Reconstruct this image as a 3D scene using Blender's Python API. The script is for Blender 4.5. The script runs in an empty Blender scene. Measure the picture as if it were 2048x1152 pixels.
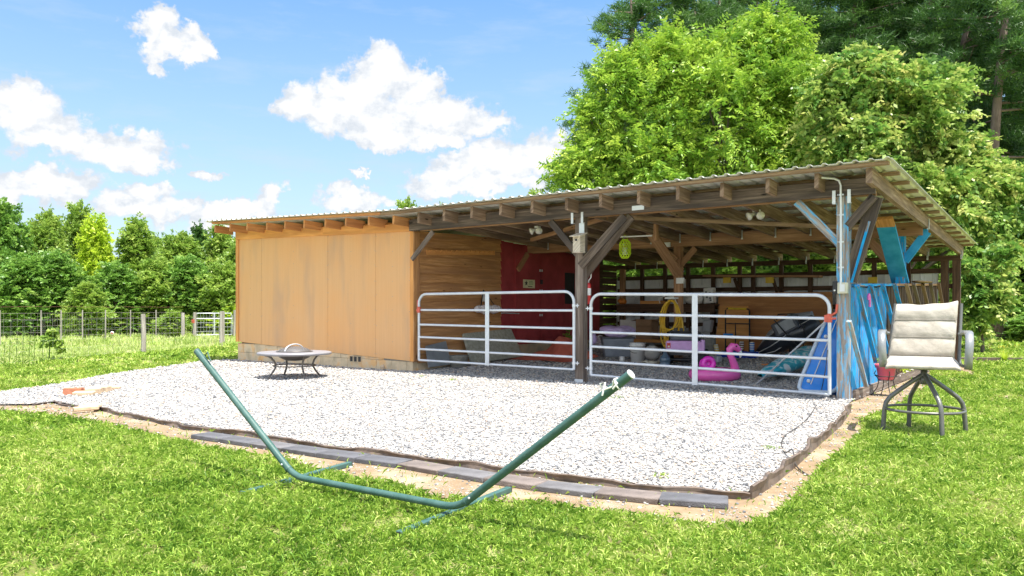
import bpy, math, random
import numpy as np
from mathutils import Vector, Matrix
S = bpy.context.scene
COL = S.collection
R = math.radians
# ------------------------------------------------------------------ camera
FP, HY, YAW = 1570.0, 617.0, R(36.34)
CAM = Vector((2.507, -10.508, 1.173))
cd = bpy.data.cameras.new('camera'); cam = bpy.data.objects.new('camera', cd); COL.objects.link(cam)
cam.location = CAM; cam.rotation_euler = (R(90), 0, YAW)
cd.sensor_width = 36; cd.lens = FP / 2048 * 36; cd.shift_y = (HY - 576) / 2048
cd.clip_start = .05; cd.clip_end = 2000
S.camera = cam
# ------------------------------------------------------------------ sun and sky
SUN = Vector((.31, -.085, 1)).normalized()
ld = bpy.data.lights.new('sun', 'SUN'); ld.energy = 3.6; ld.angle = R(.55); ld.color = (1, .95, .87)
sun = bpy.data.objects.new('sun', ld); COL.objects.link(sun)
sun.rotation_euler = SUN.to_track_quat('Z', 'Y').to_euler(); sun.location = (5, -5, 30)
w = bpy.data.worlds.new('World'); S.world = w; w.use_nodes = True
S.view_settings.view_transform = 'Standard'; S.view_settings.look = 'None'
S.view_settings.exposure = 1.57; S.view_settings.gamma = 1
SKY_STRENGTH = .15
S.render.engine = 'CYCLES'; S.cycles.max_bounces = 14; S.cycles.diffuse_bounces = 8; S.cycles.transparent_max_bounces = 8


def at(px, py, ax, val):            # point where the sight line of a photo pixel meets a world plane
    u = (px - 1024) / FP; v = (HY - py) / FP
    d = Vector((math.cos(YAW) * u - math.sin(YAW), math.sin(YAW) * u + math.cos(YAW), v))
    i = 'xyz'.index(ax); t = (val - CAM[i]) / d[i]
    return CAM + d * t


def atz(px, py, Z):                 # point at a distance
    u = (px - 1024) / FP; v = (HY - py) / FP
    return CAM + Vector((math.cos(YAW) * u - math.sin(YAW), math.sin(YAW) * u + math.cos(YAW), v)) * Z


def G(px, py, z=0.0): return at(px, py, 'z', z)


def fz(y): return .031 * min(max(y, 0), 9)      # the gravel floor climbs gently towards the rear wall


def Gf(px, py):
    p = G(px, py)
    for _ in range(12): p = at(px, py, 'z', fz(p.y))
    return Vector((p.x, p.y, 0))


# ------------------------------------------------------------------ node helpers
class NT:
    def __init__(s, tree): s.t = tree; s.n = tree.nodes; s.l = tree.links
    def node(s, typ, **kw):
        n = s.n.new(typ)
        for k, v in kw.items(): setattr(n, k, v)
        return n
    def set(s, sock, v):
        if isinstance(v, bpy.types.NodeSocket): s.l.new(v, sock)
        elif v is not None: sock.default_value = v
    def math(s, op, a, b=None, c=None, clamp=False):
        n = s.node('ShaderNodeMath', operation=op, use_clamp=clamp)
        for i, x in enumerate((a, b, c)):
            if x is not None: s.set(n.inputs[i], x)
        return n.outputs[0]
    def noise(s, vec, scale, detail=4, rough=.55, dist=0):
        n = s.node('ShaderNodeTexNoise'); s.set(n.inputs['Vector'], vec)
        n.inputs['Scale'].default_value = scale; n.inputs['Detail'].default_value = detail
        n.inputs['Roughness'].default_value = rough; n.inputs['Distortion'].default_value = dist
        return n.outputs['Fac']
    def vor(s, vec, scale, feature='F1'):
        n = s.node('ShaderNodeTexVoronoi', feature=feature); s.set(n.inputs['Vector'], vec); n.inputs['Scale'].default_value = scale
        return n
    def ramp(s, fac, stops, interp='LINEAR'):
        n = s.node('ShaderNodeValToRGB'); n.color_ramp.interpolation = interp
        e = n.color_ramp.elements
        while len(e) < len(stops): e.new(.5)
        for i, (p, c) in enumerate(stops):
            e[i].position = p
            if not isinstance(c, (tuple, list)): c = (c, c, c)
            e[i].color = (*c[:3], 1)
        s.set(n.inputs[0], fac); return n.outputs[0]
    def mix(s, fac, a, b, mode='MIX'):
        n = s.node('ShaderNodeMix', data_type='RGBA', blend_type=mode)
        s.set(n.inputs[0], fac)
        for i, x in ((6, a), (7, b)):
            if isinstance(x, (tuple, list)): x = (*x[:3], 1)
            s.set(n.inputs[i], x)
        return n.outputs[2]
    def map(s, vec, scale=(1, 1, 1), loc=(0, 0, 0)):
        n = s.node('ShaderNodeMapping'); s.set(n.inputs[0], vec)
        n.inputs['Scale'].default_value = scale; n.inputs['Location'].default_value = loc
        return n.outputs[0]
    def coord(s, which='Object'): return s.node('ShaderNodeTexCoord').outputs[which]
    def bump(s, h, strength=.3, dist=.01):
        n = s.node('ShaderNodeBump'); n.inputs['Strength'].default_value = strength; n.inputs['Distance'].default_value = dist
        s.set(n.inputs['Height'], h); return n.outputs[0]


def new_mat(name):
    m = bpy.data.materials.new(name); m.use_nodes = True
    t = NT(m.node_tree); b = t.n['Principled BSDF']
    return m, t, b


def plain(name, c, rough=.5, metal=0, var=.12, vs=8, bump=.0, spec=.5, c2=None, coat=0):
    m, t, b = new_mat(name); co = t.coord()
    f = t.noise(co, vs, 5)
    c2 = c2 or tuple(x * (1 - 2 * var) for x in c)
    t.set(b.inputs['Base Color'], t.ramp(f, [(.3, c2), (.68, c)]))
    b.inputs['Roughness'].default_value = rough; b.inputs['Metallic'].default_value = metal
    b.inputs['Specular IOR Level'].default_value = spec; b.inputs['Coat Weight'].default_value = coat
    if bump: t.set(b.inputs['Normal'], t.bump(t.noise(co, vs * 8, 3), bump, .004))
    return m


def wood(name, cs, blotch=None, rough=.75, knots=False, grain=26, paint=None, pthr=.5, bump=.5):
    """grain runs along the UV u axis of every board"""
    m, t, b = new_mat(name); uv = t.coord('UV')
    g1 = t.noise(t.map(uv, (1.3, grain, 1)), 1, 6, .65, .6)
    g2 = t.noise(t.map(uv, (.6, 4, 1)), 1.3, 3)
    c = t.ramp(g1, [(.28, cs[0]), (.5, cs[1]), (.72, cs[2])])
    if blotch: c = t.mix(t.ramp(g2, [(.42, 0), (.66, 1)]), c, blotch)
    if knots:
        v = t.vor(t.map(uv, (1.7, 6, 1)), 1.0).outputs['Distance']
        c = t.mix(t.ramp(v, [(.05, 1), (.1, 0)]), c, tuple(x * .35 for x in cs[0]))
    if paint:
        pn = t.noise(t.map(uv, (2.0, 16, 1)), 1.6, 6, .7)
        pm = t.ramp(pn, [(pthr - .02, 0), (pthr + .03, 1)])
        pc = t.ramp(t.noise(uv, 5, 4), [(.3, paint[0]), (.7, paint[1])])
        c = t.mix(pm, c, pc)
    t.set(b.inputs['Base Color'], c); b.inputs['Roughness'].default_value = rough
    b.inputs['Specular IOR Level'].default_value = .25
    t.set(b.inputs['Normal'], t.bump(g1, bump, .006))
    return m


def leafmat(name, stops, trans=.35, rough=.45, spec=.4):
    m, t, b = new_mat(name)
    a = t.node('ShaderNodeAttribute', attribute_name='rnd')
    big = t.noise(t.coord(), .55, 3)
    f = t.math('ADD', t.math('MULTIPLY', a.outputs['Fac'], .65), t.math('MULTIPLY', big, .45))
    c = t.ramp(f, stops)
    t.set(b.inputs['Base Color'], c); b.inputs['Roughness'].default_value = rough
    b.inputs['Specular IOR Level'].default_value = spec
    tr = t.node('ShaderNodeBsdfTranslucent'); t.set(tr.inputs[0], t.mix(.5, c, (.75, 1, .12), 'MULTIPLY') if False else c)
    mx = t.node('ShaderNodeMixShader'); mx.inputs[0].default_value = trans
    t.l.new(b.outputs[0], mx.inputs[1]); t.l.new(tr.outputs[0], mx.inputs[2])
    t.l.new(mx.outputs[0], t.n['Material Output'].inputs[0])
    return m


# ------------------------------------------------------------------ world: Nishita sky with cumulus clouds by direction
def build_world():
    t = NT(w.node_tree)
    for n in list(t.n): t.n.remove(n)
    out = t.node('ShaderNodeOutputWorld'); bg = t.node('ShaderNodeBackground')
    sky = t.node('ShaderNodeTexSky', sky_type='NISHITA'); sky.sun_disc = False
    sky.sun_elevation = math.asin(SUN.z); sky.sun_rotation = math.atan2(SUN.x, SUN.y)
    sky.air_density = 1.0; sky.dust_density = .6; sky.ozone_density = 1.6
    hs = t.node('ShaderNodeHueSaturation'); hs.inputs['Hue'].default_value = .498; hs.inputs['Saturation'].default_value = 1.36; hs.inputs['Value'].default_value = .58
    t.l.new(sky.outputs[0], hs.inputs['Color'])
    co = t.coord('Generated')
    sp = t.node('ShaderNodeSeparateXYZ'); t.l.new(co, sp.inputs[0])
    az = t.math('MULTIPLY', t.math('ARCTAN2', t.math('MULTIPLY', sp.outputs[0], -1), sp.outputs[1]), 57.2958)   # degrees, left positive
    el = t.math('MULTIPLY', t.math('ARCSINE', sp.outputs[2]), 57.2958)
    cb = t.node('ShaderNodeCombineXYZ'); t.l.new(az, cb.inputs[0]); t.l.new(el, cb.inputs[1])
    v = cb.outputs[0]
    n1 = t.noise(v, .42, 9, .6); n2 = t.noise(t.map(v, (1, 1, 1), (7, 3, 0)), 1.5, 6, .6)
    wob = t.math('MULTIPLY', t.math('SUBTRACT', n1, .5), 1.7)
    wob = t.math('ADD', wob, t.math('MULTIPLY', t.math('SUBTRACT', n2, .5), 1.3))
    n4 = t.noise(v, 4.5, 5, .6); wob = t.math('ADD', wob, t.math('MULTIPLY', t.math('SUBTRACT', n4, .5), .45))
    wz = t.math('MULTIPLY', t.math('SUBTRACT', t.noise(t.map(v, (1, 1, 1), (40, 9, 3)), .30, 5, .6), .5), 7.5)
    we = t.math('MULTIPLY', t.math('SUBTRACT', t.noise(t.map(v, (1, 1, 1), (11, 60, 5)), .34, 5, .6), .5), 5.0)
    az_, el_ = t.math('ADD', az, wz), t.math('ADD', el, we)
    def blob(px, py, rx, ry, k=1.0):
        d = (atz(px, py, 1) - CAM).normalized()
        a0 = math.degrees(math.atan2(-d.x, d.y)); e0 = math.degrees(math.asin(d.z))
        ra = rx / 27.4; re = ry / 27.4
        a = t.math('DIVIDE', t.math('SUBTRACT', az_, a0), ra); e = t.math('DIVIDE', t.math('SUBTRACT', el_, e0), re)
        r2 = t.math('ADD', t.math('MULTIPLY', a, a), t.math('MULTIPLY', e, e))
        return t.math('MULTIPLY', t.math('SUBTRACT', 1, t.math('SQRT', r2)), k)
    def smax(L):
        m = L[0]
        for x in L[1:]:
            m = t.math('SMOOTH_MAX', m, x, .25)
        return m
    big = smax([blob(*q) for q in ((755, 155, 80, 62), (832, 175, 58, 48), (690, 210, 110, 62), (615, 212, 55, 42), (870, 238, 130, 46), (965, 246, 75, 26), (770, 262, 105, 30), (880, 282, 80, 20),
(905, 345, 100, 38), (1010, 322, 110, 52), (1100, 310, 85, 50), (960, 372, 180, 24), (312, 52, 52, 38), (345, 90, 60, 26), (406, 80, 26, 32),
(30, 228, 88, 46), (135, 285, 90, 34), (235, 300, 110, 40), (300, 322, 55, 24), (90, 368, 95, 28), (-10, 388, 70, 22), (300, 394, 55, 24), (300, 430, 130, 28), (455, 427, 110, 20), (535, 402, 38, 32), (700, 402, 85, 24),
(410, 350, 32, 13), (718, 353, 17, 9), (1250, 330, 160, 60))])
    m = t.math('ADD', big, t.math('MULTIPLY', wob, .42))
    cov = t.node('ShaderNodeMapRange', interpolation_type='SMOOTHSTEP')
    t.set(cov.inputs[0], m); cov.inputs[1].default_value = -.07; cov.inputs[2].default_value = .30
    # thin haze veils and wisps
    veil = t.math('MULTIPLY', t.ramp(t.noise(t.map(v, (.22, 1, 1), (3, 9, 0)), .5, 7, .65), [(.5, 0), (.85, 1)]), .30)
    low = t.math('MULTIPLY', t.ramp(t.math('DIVIDE', el, 30), [(.0, 1), (1.0, .0)]), .85)
    veil = t.math('ADD', veil, low)
    veil = t.math('MULTIPLY', veil, 1.0, clamp=True)
    base = t.mix(veil, hs.outputs[0], CLOUD_HAZE)
    n3 = t.noise(t.map(v, (1, 1.5, 1), (1, -2.2, 0)), .55, 7, .6)
    sh = t.ramp(t.math('ADD', t.math('MULTIPLY', n3, .8), t.math('MULTIPLY', m, .35)), [(.42, CLOUD_SHADE), (.66, CLOUD_WHITE)])
    colr = t.mix(cov.outputs[0], base, sh)
    # unseen bright cumulus added behind the camera, faintly overhead, as fill for the shade
    dt = t.math('ADD', t.math('MULTIPLY', sp.outputs[0], math.sin(YAW)), t.math('MULTIPLY', sp.outputs[1], -math.cos(YAW)))
    back = t.ramp(t.math('ADD', dt, .5), [(.10, 0), (.35, 1)])
    up_ = t.ramp(sp.outputs[2], [(.5, 0), (.68, 1)])
    zone = t.math('MAXIMUM', back, t.math('MULTIPLY', up_, .12))
    cn = t.ramp(t.noise(t.map(co, (1, 1, 1.6)), 3.1, 8, .58), [(.47, 0), (.54, 1)])
    colr = t.mix(t.math('MULTIPLY', zone, cn), colr, (4.7, 4.7, 4.6))
    t.l.new(colr, bg.inputs[0]); bg.inputs[1].default_value = SKY_STRENGTH
    t.l.new(bg.outputs[0], out.inputs[0])


CLOUD_HAZE = (1.5, 1.8, 2.1)
CLOUD_WHITE = (2.5, 2.5, 2.5)
CLOUD_SHADE = (1.72, 1.85, 2.02)
SKYTEST = None
build_world()


# ------------------------------------------------------------------ mesh builder
def thing(name, label, cat, loc=(0, 0, 0), rz=0, group=None, kind=None):
    o = bpy.data.objects.new(name, None); COL.objects.link(o); o.location = loc; o.rotation_euler = (0, 0, rz)
    o.empty_display_size = .2
    tag(o, label, cat, group, kind); return o


def tag(o, label=None, cat=None, group=None, kind=None):
    for k, v in (('label', label), ('category', cat), ('group', group), ('kind', kind)):
        if v: o[k] = v
    return o


RND = random.Random(5)


class MB:
    def __init__(s): s.v = []; s.f = []; s.uv = []; s.sm = []
    def add(s, vs, fs, uvs=None, smooth=False):
        k = len(s.v); s.v += [tuple(x) for x in vs]
        for i, f in enumerate(fs):
            s.f.append(tuple(k + j for j in f)); s.sm.append(smooth)
            s.uv.append(uvs[i] if uvs else [(vs[j][0], vs[j][1]) for j in f])
        return s
    def obox(s, c, X, Y, Z):       # centre and half axis vectors; u runs along X
        c, X, Y, Z = map(Vector, (c, X, Y, Z))
        vs = [c + X * a + Y * b + Z * d for a in (-1, 1) for b in (-1, 1) for d in (-1, 1)]
        fs = [(0, 1, 3, 2), (4, 6, 7, 5), (0, 4, 5, 1), (2, 3, 7, 6), (0, 2, 6, 4), (1, 5, 7, 3)]
        if X.cross(Y).dot(Z) < 0: fs = [f[::-1] for f in fs]
        ou, ov = RND.uniform(0, 60), RND.uniform(0, 60)
        lx, ly, lz = X.length, Y.length, Z.length
        uvs = []
        for f in fs:
            l = []
            for j in f:
                a, b, d = (j >> 2) & 1, (j >> 1) & 1, j & 1
                if set(f) in ({0, 1, 3, 2}, {4, 6, 7, 5}): l.append((ou + b * ly * .5, ov + d * lz * 2 + b * ly * 2))
                else: l.append((ou + a * lx * 2, ov + b * ly * 2 + d * lz * 2 + (.31 if (f[0] & 1) else 0)))
            uvs.append(l)
        return s.add(vs, fs, uvs)
    def box(s, x0, x1, y0, y1, z0, z1):
        c = ((x0 + x1) / 2, (y0 + y1) / 2, (z0 + z1) / 2); d = [abs(x1 - x0) / 2, abs(y1 - y0) / 2, abs(z1 - z0) / 2]
        ax = [Vector((d[0], 0, 0)), Vector((0, d[1], 0)), Vector((0, 0, d[2]))]
        ax.sort(key=lambda q: -q.length)
        return s.obox(c, *ax)
    def beam(s, p0, p1, wd, ht, up=(0, 0, 1), roll=0):
        p0, p1 = Vector(p0), Vector(p1); X = p1 - p0; L = X.length; X.normalize()
        Y = Vector(up).cross(X)
        if Y.length < 1e-3: Y = Vector((0, 1, 0)).cross(X)
        Y.normalize(); Z = X.cross(Y)
        if roll: q = Matrix.Rotation(roll, 3, X); Y = q @ Y; Z = q @ Z
        return s.obox((p0 + p1) / 2, X * L / 2, Y * wd / 2, Z * ht / 2)
    def tube(s, pts, r, seg=10, closed=False, caps=True):
        pts = [Vector(p) for p in pts]; n = len(pts)
        rr = r if isinstance(r, (list, tuple)) else [r] * n
        T = []
        for i in range(n):
            a = pts[(i - 1) % n] if (closed or i) else pts[i]; b = pts[(i + 1) % n] if (closed or i < n - 1) else pts[i]
            T.append((b - a).normalized())
        up = Vector((0, 0, 1)) if abs(T[0].z) < .9 else Vector((0, 1, 0))
        N = T[0].cross(up).normalized(); vs = []; ln = [0]
        for i in range(n):
            if i: ln.append(ln[-1] + (pts[i] - pts[i - 1]).length)
            N = (N - T[i] * N.dot(T[i])).normalized(); B = T[i].cross(N)
            for k in range(seg):
                a = 2 * math.pi * k / seg; vs.append(pts[i] + (N * math.cos(a) + B * math.sin(a)) * rr[i])
        fs = []; uvs = []; ou = RND.uniform(0, 40)
        for i in range(n if closed else n - 1):
            j = (i + 1) % n
            for k in range(seg):
                k2 = (k + 1) % seg; fs.append((i * seg + k, i * seg + k2, j * seg + k2, j * seg + k))
                l0 = ln[i] + ou; l1 = (ln[j] if j else ln[i]) + ou + .0
                a, b = k / seg * .3, (k + 1) / seg * .3
                uvs.append([(l0, a), (l0, b), (l1, b), (l1, a)])
        s.add(vs, fs, uvs, True)
        if caps and not closed:
            for i, rev in ((0, True), (n - 1, False)):
                f = [i * seg + k for k in range(seg)]
                if rev: pass
                vv = [vs[q] for q in f]
                s.add(vv, [tuple(range(seg))[::-1] if rev else tuple(range(seg))], None, False)
        return s
    def lathe(s, prof, c=(0, 0, 0), seg=24, M=None, smooth=True, sx=1, sy=1):
        c = Vector(c); vs = []
        for r, z in prof:
            for k in range(seg):
                a = 2 * math.pi * k / seg; q = Vector((r * math.cos(a) * sx, r * math.sin(a) * sy, z))
                if M: q = M @ q
                vs.append(c + q)
        fs = [(i * seg + k, i * seg + (k + 1) % seg, (i + 1) * seg + (k + 1) % seg, (i + 1) * seg + k) for i in range(len(prof) - 1) for k in range(seg)]
        return s.add(vs, fs, None, smooth)
    def ball(s, c, r, seg=16, rings=10, amp=0, seed=1, squash=(1, 1, 1), M=None):
        rng = random.Random(seed); ph = [(rng.uniform(0, 6), rng.uniform(1, 4), rng.uniform(1, 4)) for _ in range(4)]
        vs = []; c = Vector(c)
        for i in range(rings + 1):
            th = math.pi * i / rings
            for k in range(seg):
                a = 2 * math.pi * k / seg
                d = 1 + amp * sum(math.sin(p[0] + p[1] * a * 1.0 * round(p[1]) / p[1] + p[2] * th) for p in ph) / 2
                q = Vector((math.sin(th) * math.cos(a) * squash[0], math.sin(th) * math.sin(a) * squash[1], math.cos(th) * squash[2])) * r * d
                if M: q = M @ q
                vs.append(c + q)
        fs = [(i * seg + k, (i + 1) * seg + k, (i + 1) * seg + (k + 1) % seg, i * seg + (k + 1) % seg) for i in range(rings) for k in range(seg)]
        return s.add(vs, fs, None, True)
    def prism(s, pts, off):       # polygon extruded by the vector off
        pts = [Vector(p) for p in pts]; off = Vector(off); n = len(pts)
        nrm = sum(((pts[i] - pts[0]).cross(pts[(i + 1) % n] - pts[0]) for i in range(1, n - 1)), Vector())
        if nrm.dot(off) > 0: pts = pts[::-1]
        vs = pts + [p + off for p in pts]
        fs = [tuple(range(n)), tuple(range(n, 2 * n))[::-1]] + [(i, i + n, (i + 1) % n + n, (i + 1) % n) for i in range(n)]
        ax = (pts[1] - pts[0]).normalized(); ay = off.normalized(); az = ax.cross(ay)
        ou = RND.uniform(0, 50)
        uvs = [[(ou + vs[j].dot(ax), vs[j].dot(az) + vs[j].dot(ay)) for j in f] for f in fs]
        return s.add(vs, fs, uvs)
    def build(s, name, mat, parent=None, world=True, smooth=None):
        me = bpy.data.meshes.new(name)
        V = [Vector(v) for v in s.v]; loc = Vector((0, 0, 0))
        if parent is not None:
            if world:
                q = parent; 
                while q is not None: loc = loc + q.location; q = q.parent
        else:
            a = np.array(s.v); loc = Vector(((a[:, 0].min() + a[:, 0].max()) / 2, (a[:, 1].min() + a[:, 1].max()) / 2, a[:, 2].min()))
        me.from_pydata([v - loc for v in V], [], s.f)
        uvl = me.uv_layers.new(name='UVMap'); uvl.data.foreach_set('uv', [c for f in s.uv for p in f for c in p])
        me.polygons.foreach_set('use_smooth', s.sm)
        me.materials.append(mat); me.update()
        o = bpy.data.objects.new(name, me); COL.objects.link(o)
        if parent is not None: o.parent = parent
        else: o.location = loc
        return o


def bevel(o, wd=.004, seg=2):
    m = o.modifiers.new('bevel', 'BEVEL'); m.width = wd; m.segments = seg; m.limit_method = 'ANGLE'; m.angle_limit = R(40); return o


def arr_mesh(name, V, F4, mat, rnd=None, smooth=False, parent=None, loc=(0, 0, 0)):
    """fast mesh from numpy arrays: V (n,3), F4 (m,k)"""
    me = bpy.data.meshes.new(name); n, k = F4.shape
    me.vertices.add(len(V)); me.vertices.foreach_set('co', V.astype(np.float32).ravel())
    me.loops.add(n * k); me.loops.foreach_set('vertex_index', F4.astype(np.int32).ravel())
    me.polygons.add(n); me.polygons.foreach_set('loop_start', np.arange(0, n * k, k, dtype=np.int32))
    try: me.polygons.foreach_set('loop_total', np.full(n, k, dtype=np.int32))
    except Exception: pass
    me.update(calc_edges=True)
    me.polygons.foreach_set('use_smooth', np.full(n, smooth, dtype=bool))
    if rnd is not None:
        a = me.attributes.new('rnd', 'FLOAT', 'POINT'); a.data.foreach_set('value', rnd.astype(np.float32))
    me.materials.append(mat); me.validate(); me.update()
    o = bpy.data.objects.new(name, me); COL.objects.link(o)
    if parent is not None: o.parent = parent
    o.location = loc
    return o


def unit(a): return a / (np.linalg.norm(a, axis=1, keepdims=True) + 1e-9)


def arc(c, r, a0, a1, n, e1, e2):
    c, e1, e2 = Vector(c), Vector(e1), Vector(e2)
    return [c + (e1 * math.cos(a0 + (a1 - a0) * i / n) + e2 * math.sin(a0 + (a1 - a0) * i / n)) * r for i in range(n + 1)]


# ------------------------------------------------------------------ materials
M = {}
M['old'] = wood('weathered_beam_wood', [(.035, .028, .024), (.125, .095, .075), (.31, .24, .185)], blotch=(.06, .048, .042), knots=True, bump=.8)
M['tail'] = wood('rafter_tail_wood', [(.10, .065, .045), (.30, .20, .135), (.56, .43, .32)], blotch=(.17, .115, .08), knots=True)
M['inner'] = wood('inner_brown_wood', [(.20, .10, .05), (.42, .235, .125), (.58, .36, .21)], blotch=(.30, .16, .085), knots=True)
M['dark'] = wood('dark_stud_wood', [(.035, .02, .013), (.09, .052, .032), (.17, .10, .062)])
M['post'] = wood('grey_post_wood', [(.07, .052, .042), (.22, .175, .145), (.42, .36, .30)], blotch=(.12, .09, .07), bump=.9)
M['purlin'] = wood('purlin_wood', [(.10, .065, .04), (.27, .18, .11), (.45, .33, .22)], knots=True)
M['stain'] = wood('stained_orange_wood', [(.55, .24, .07), (.76, .36, .11), (.88, .46, .16)], blotch=(.58, .27, .09), grain=18, bump=.3)
M['tailor'] = wood('orange_rafter_wood', [(.42, .18, .065), (.62, .30, .11), (.78, .42, .18)], blotch=(.44, .20, .085))
M['siding'] = wood('brown_siding_wood', [(.28, .13, .05), (.52, .26, .10), (.72, .42, .19)], blotch=(.38, .19, .085), grain=14, knots=True, bump=.5)
M['blue'] = wood('chipped_blue_wood', [(.09, .07, .06), (.24, .20, .17), (.42, .37, .33)], paint=((.005, .21, .55), (.02, .42, .80)), pthr=.45, bump=.9)
M['bluefull'] = wood('blue_painted_board', [(.2, .15, .1), (.3, .22, .16), (.4, .3, .2)], paint=((.02, .27, .56), (.06, .40, .74)), pthr=.25, bump=.3)
M['bluewear'] = wood('worn_blue_grey_wood', [(.12, .10, .09), (.30, .26, .23), (.56, .52, .47)], paint=((.05, .30, .55), (.22, .52, .78)), pthr=.53, bump=1)
M['ply'] = wood('plywood_sheet_wood', [(.40, .18, .07), (.58, .28, .11), (.74, .40, .18)], blotch=(.46, .21, .085), grain=6)
M['galv'] = plain('galvanised_steel', (.72, .75, .78), .38, .35, .06, 6)
M['gate'] = plain('gate_steel', (.66, .70, .74), .38, .25, .07, 5, c2=(.54, .57, .61))
M['tin'] = plain('roof_tin', (.70, .71, .66), .5, .12, .08, 3, c2=(.60, .62, .56))
M['tinrust'] = M['tin']
M['white'] = plain('white_plastic', (.80, .80, .78), .4, 0, .05)
M['whitemetal'] = plain('white_wall_metal', (.76, .78, .79), .45, .1, .08, 2)
M['black'] = plain('black_plastic', (.02, .02, .022), .45, 0, .1)
M['rubber'] = plain('black_rubber', (.03, .03, .032), .7)
M['edging'] = plain('black_lawn_edging', (.07, .055, .045), .55, 0, .2, 12, c2=(.18, .13, .095))
M['green'] = plain('green_powder_coat', (.035, .095, .078), .5, .0, .25, 14, c2=(.065, .135, .12), bump=.25)
M['bronze'] = plain('grey_brown_metal', (.17, .155, .14), .42, .3, .1, 9)
M['tabletop'] = plain('grey_table_metal', (.27, .265, .28), .5, .1, .08, 20, bump=.1)
M['chairmetal'] = plain('chair_metal', (.15, .15, .137), .38, .35, .08, 6)
M['armmetal'] = plain('chair_arm_metal', (.30, .31, .31), .35, .4, .06, 5)
M['red'] = None
M['latch'] = plain('red_latch_metal', (.70, .14, .09), .55, .1, .15, 20)
M['yellow'] = plain('yellow_hose_rubber', (.80, .50, .03), .4)
M['pink'] = plain('pink_vinyl', (.86, .13, .47), .25, 0, .05, 3, coat=.4)
M['magenta'] = plain('magenta_vinyl', (.82, .03, .55), .25, coat=.4)
M['lav'] = plain('lavender_cloth', (.68, .54, .84), .8, 0, .12, 6, c2=(.54, .40, .74))
M['lavplastic'] = plain('lavender_plastic', (.74, .42, .80), .4)
M['grayplastic'] = plain('grey_plastic', (.30, .33, .38), .5)
M['lidplastic'] = plain('dark_grey_plastic', (.12, .13, .15), .5)
M['bluevinyl'] = plain('blue_vinyl', (.0, .24, .80), .28, 0, .1, 2, coat=.4)
M['royal'] = plain('royal_blue_vinyl', (.01, .06, .55), .3, coat=.3)
M['teal'] = None
M['card'] = plain('cardboard', (.36, .22, .12), .85, 0, .08, 5)
M['tarp'] = plain('rust_red_canvas', (.55, .13, .08), .85, 0, .15, 4, bump=.2)
M['potpink'] = plain('pink_pot_plastic', (.80, .13, .19), .5, 0, .08, 6)
M['wire'] = plain('dark_wire', (.05, .045, .04), .6, .5)
M['lime'] = plain('lime_rattan', (.62, .86, .02), .4)
M['concrete'] = plain('concrete', (.34, .33, .29), .9, 0, .2, 14, bump=.5)
M['slab'] = plain('mossy_concrete', (.42, .41, .34), .9, 0, .22, 18, bump=.6, c2=(.26, .26, .20))
M['brick'] = plain('red_brick', (.52, .20, .11), .85, 0, .15, 25, bump=.4)
M['tanstone'] = plain('tan_stone', (.66, .50, .33), .85, 0, .18, 12, bump=.5)
M['pave'] = None
M['rope'] = plain('white_rope', (.82, .82, .78), .8)
M['cord'] = plain('dark_cord', (.06, .055, .05), .5)
M['bulb'] = plain('white_lamp_glass', (.85, .84, .78), .25)
M['extred'] = plain('red_extinguisher', (.62, .03, .03), .3)
M['navy'] = plain('dark_raft_vinyl', (.035, .045, .06), .35, coat=.3)
M['silver'] = plain('grey_vinyl', (.42, .44, .46), .35)
M['sheet'] = plain('grey_sheet_metal', (.40, .43, .46), .45, .5, .15, 4)
M['clearjug'] = plain('blue_grey_jug', (.10, .16, .22), .2, coat=.5)
M['pale'] = plain('pale_pumpkin', (.80, .76, .62), .6)
M['gold'] = plain('yellow_plastic', (.80, .55, .03), .45)
M['orange'] = plain('orange_plastic', (.85, .28, .05), .5)
M['rotpost'] = wood('fence_post_wood', [(.17, .15, .13), (.34, .31, .28), (.52, .49, .45)], bump=.8)
M['bird'] = wood('birdhouse_wood', [(.30, .25, .19), (.55, .48, .38), (.74, .68, .56)], bump=.4)
M['soil'] = plain('potting_soil', (.06, .04, .03), .95)
M['socket'] = plain('pale_electrical_box', (.66, .64, .50), .5)


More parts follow.
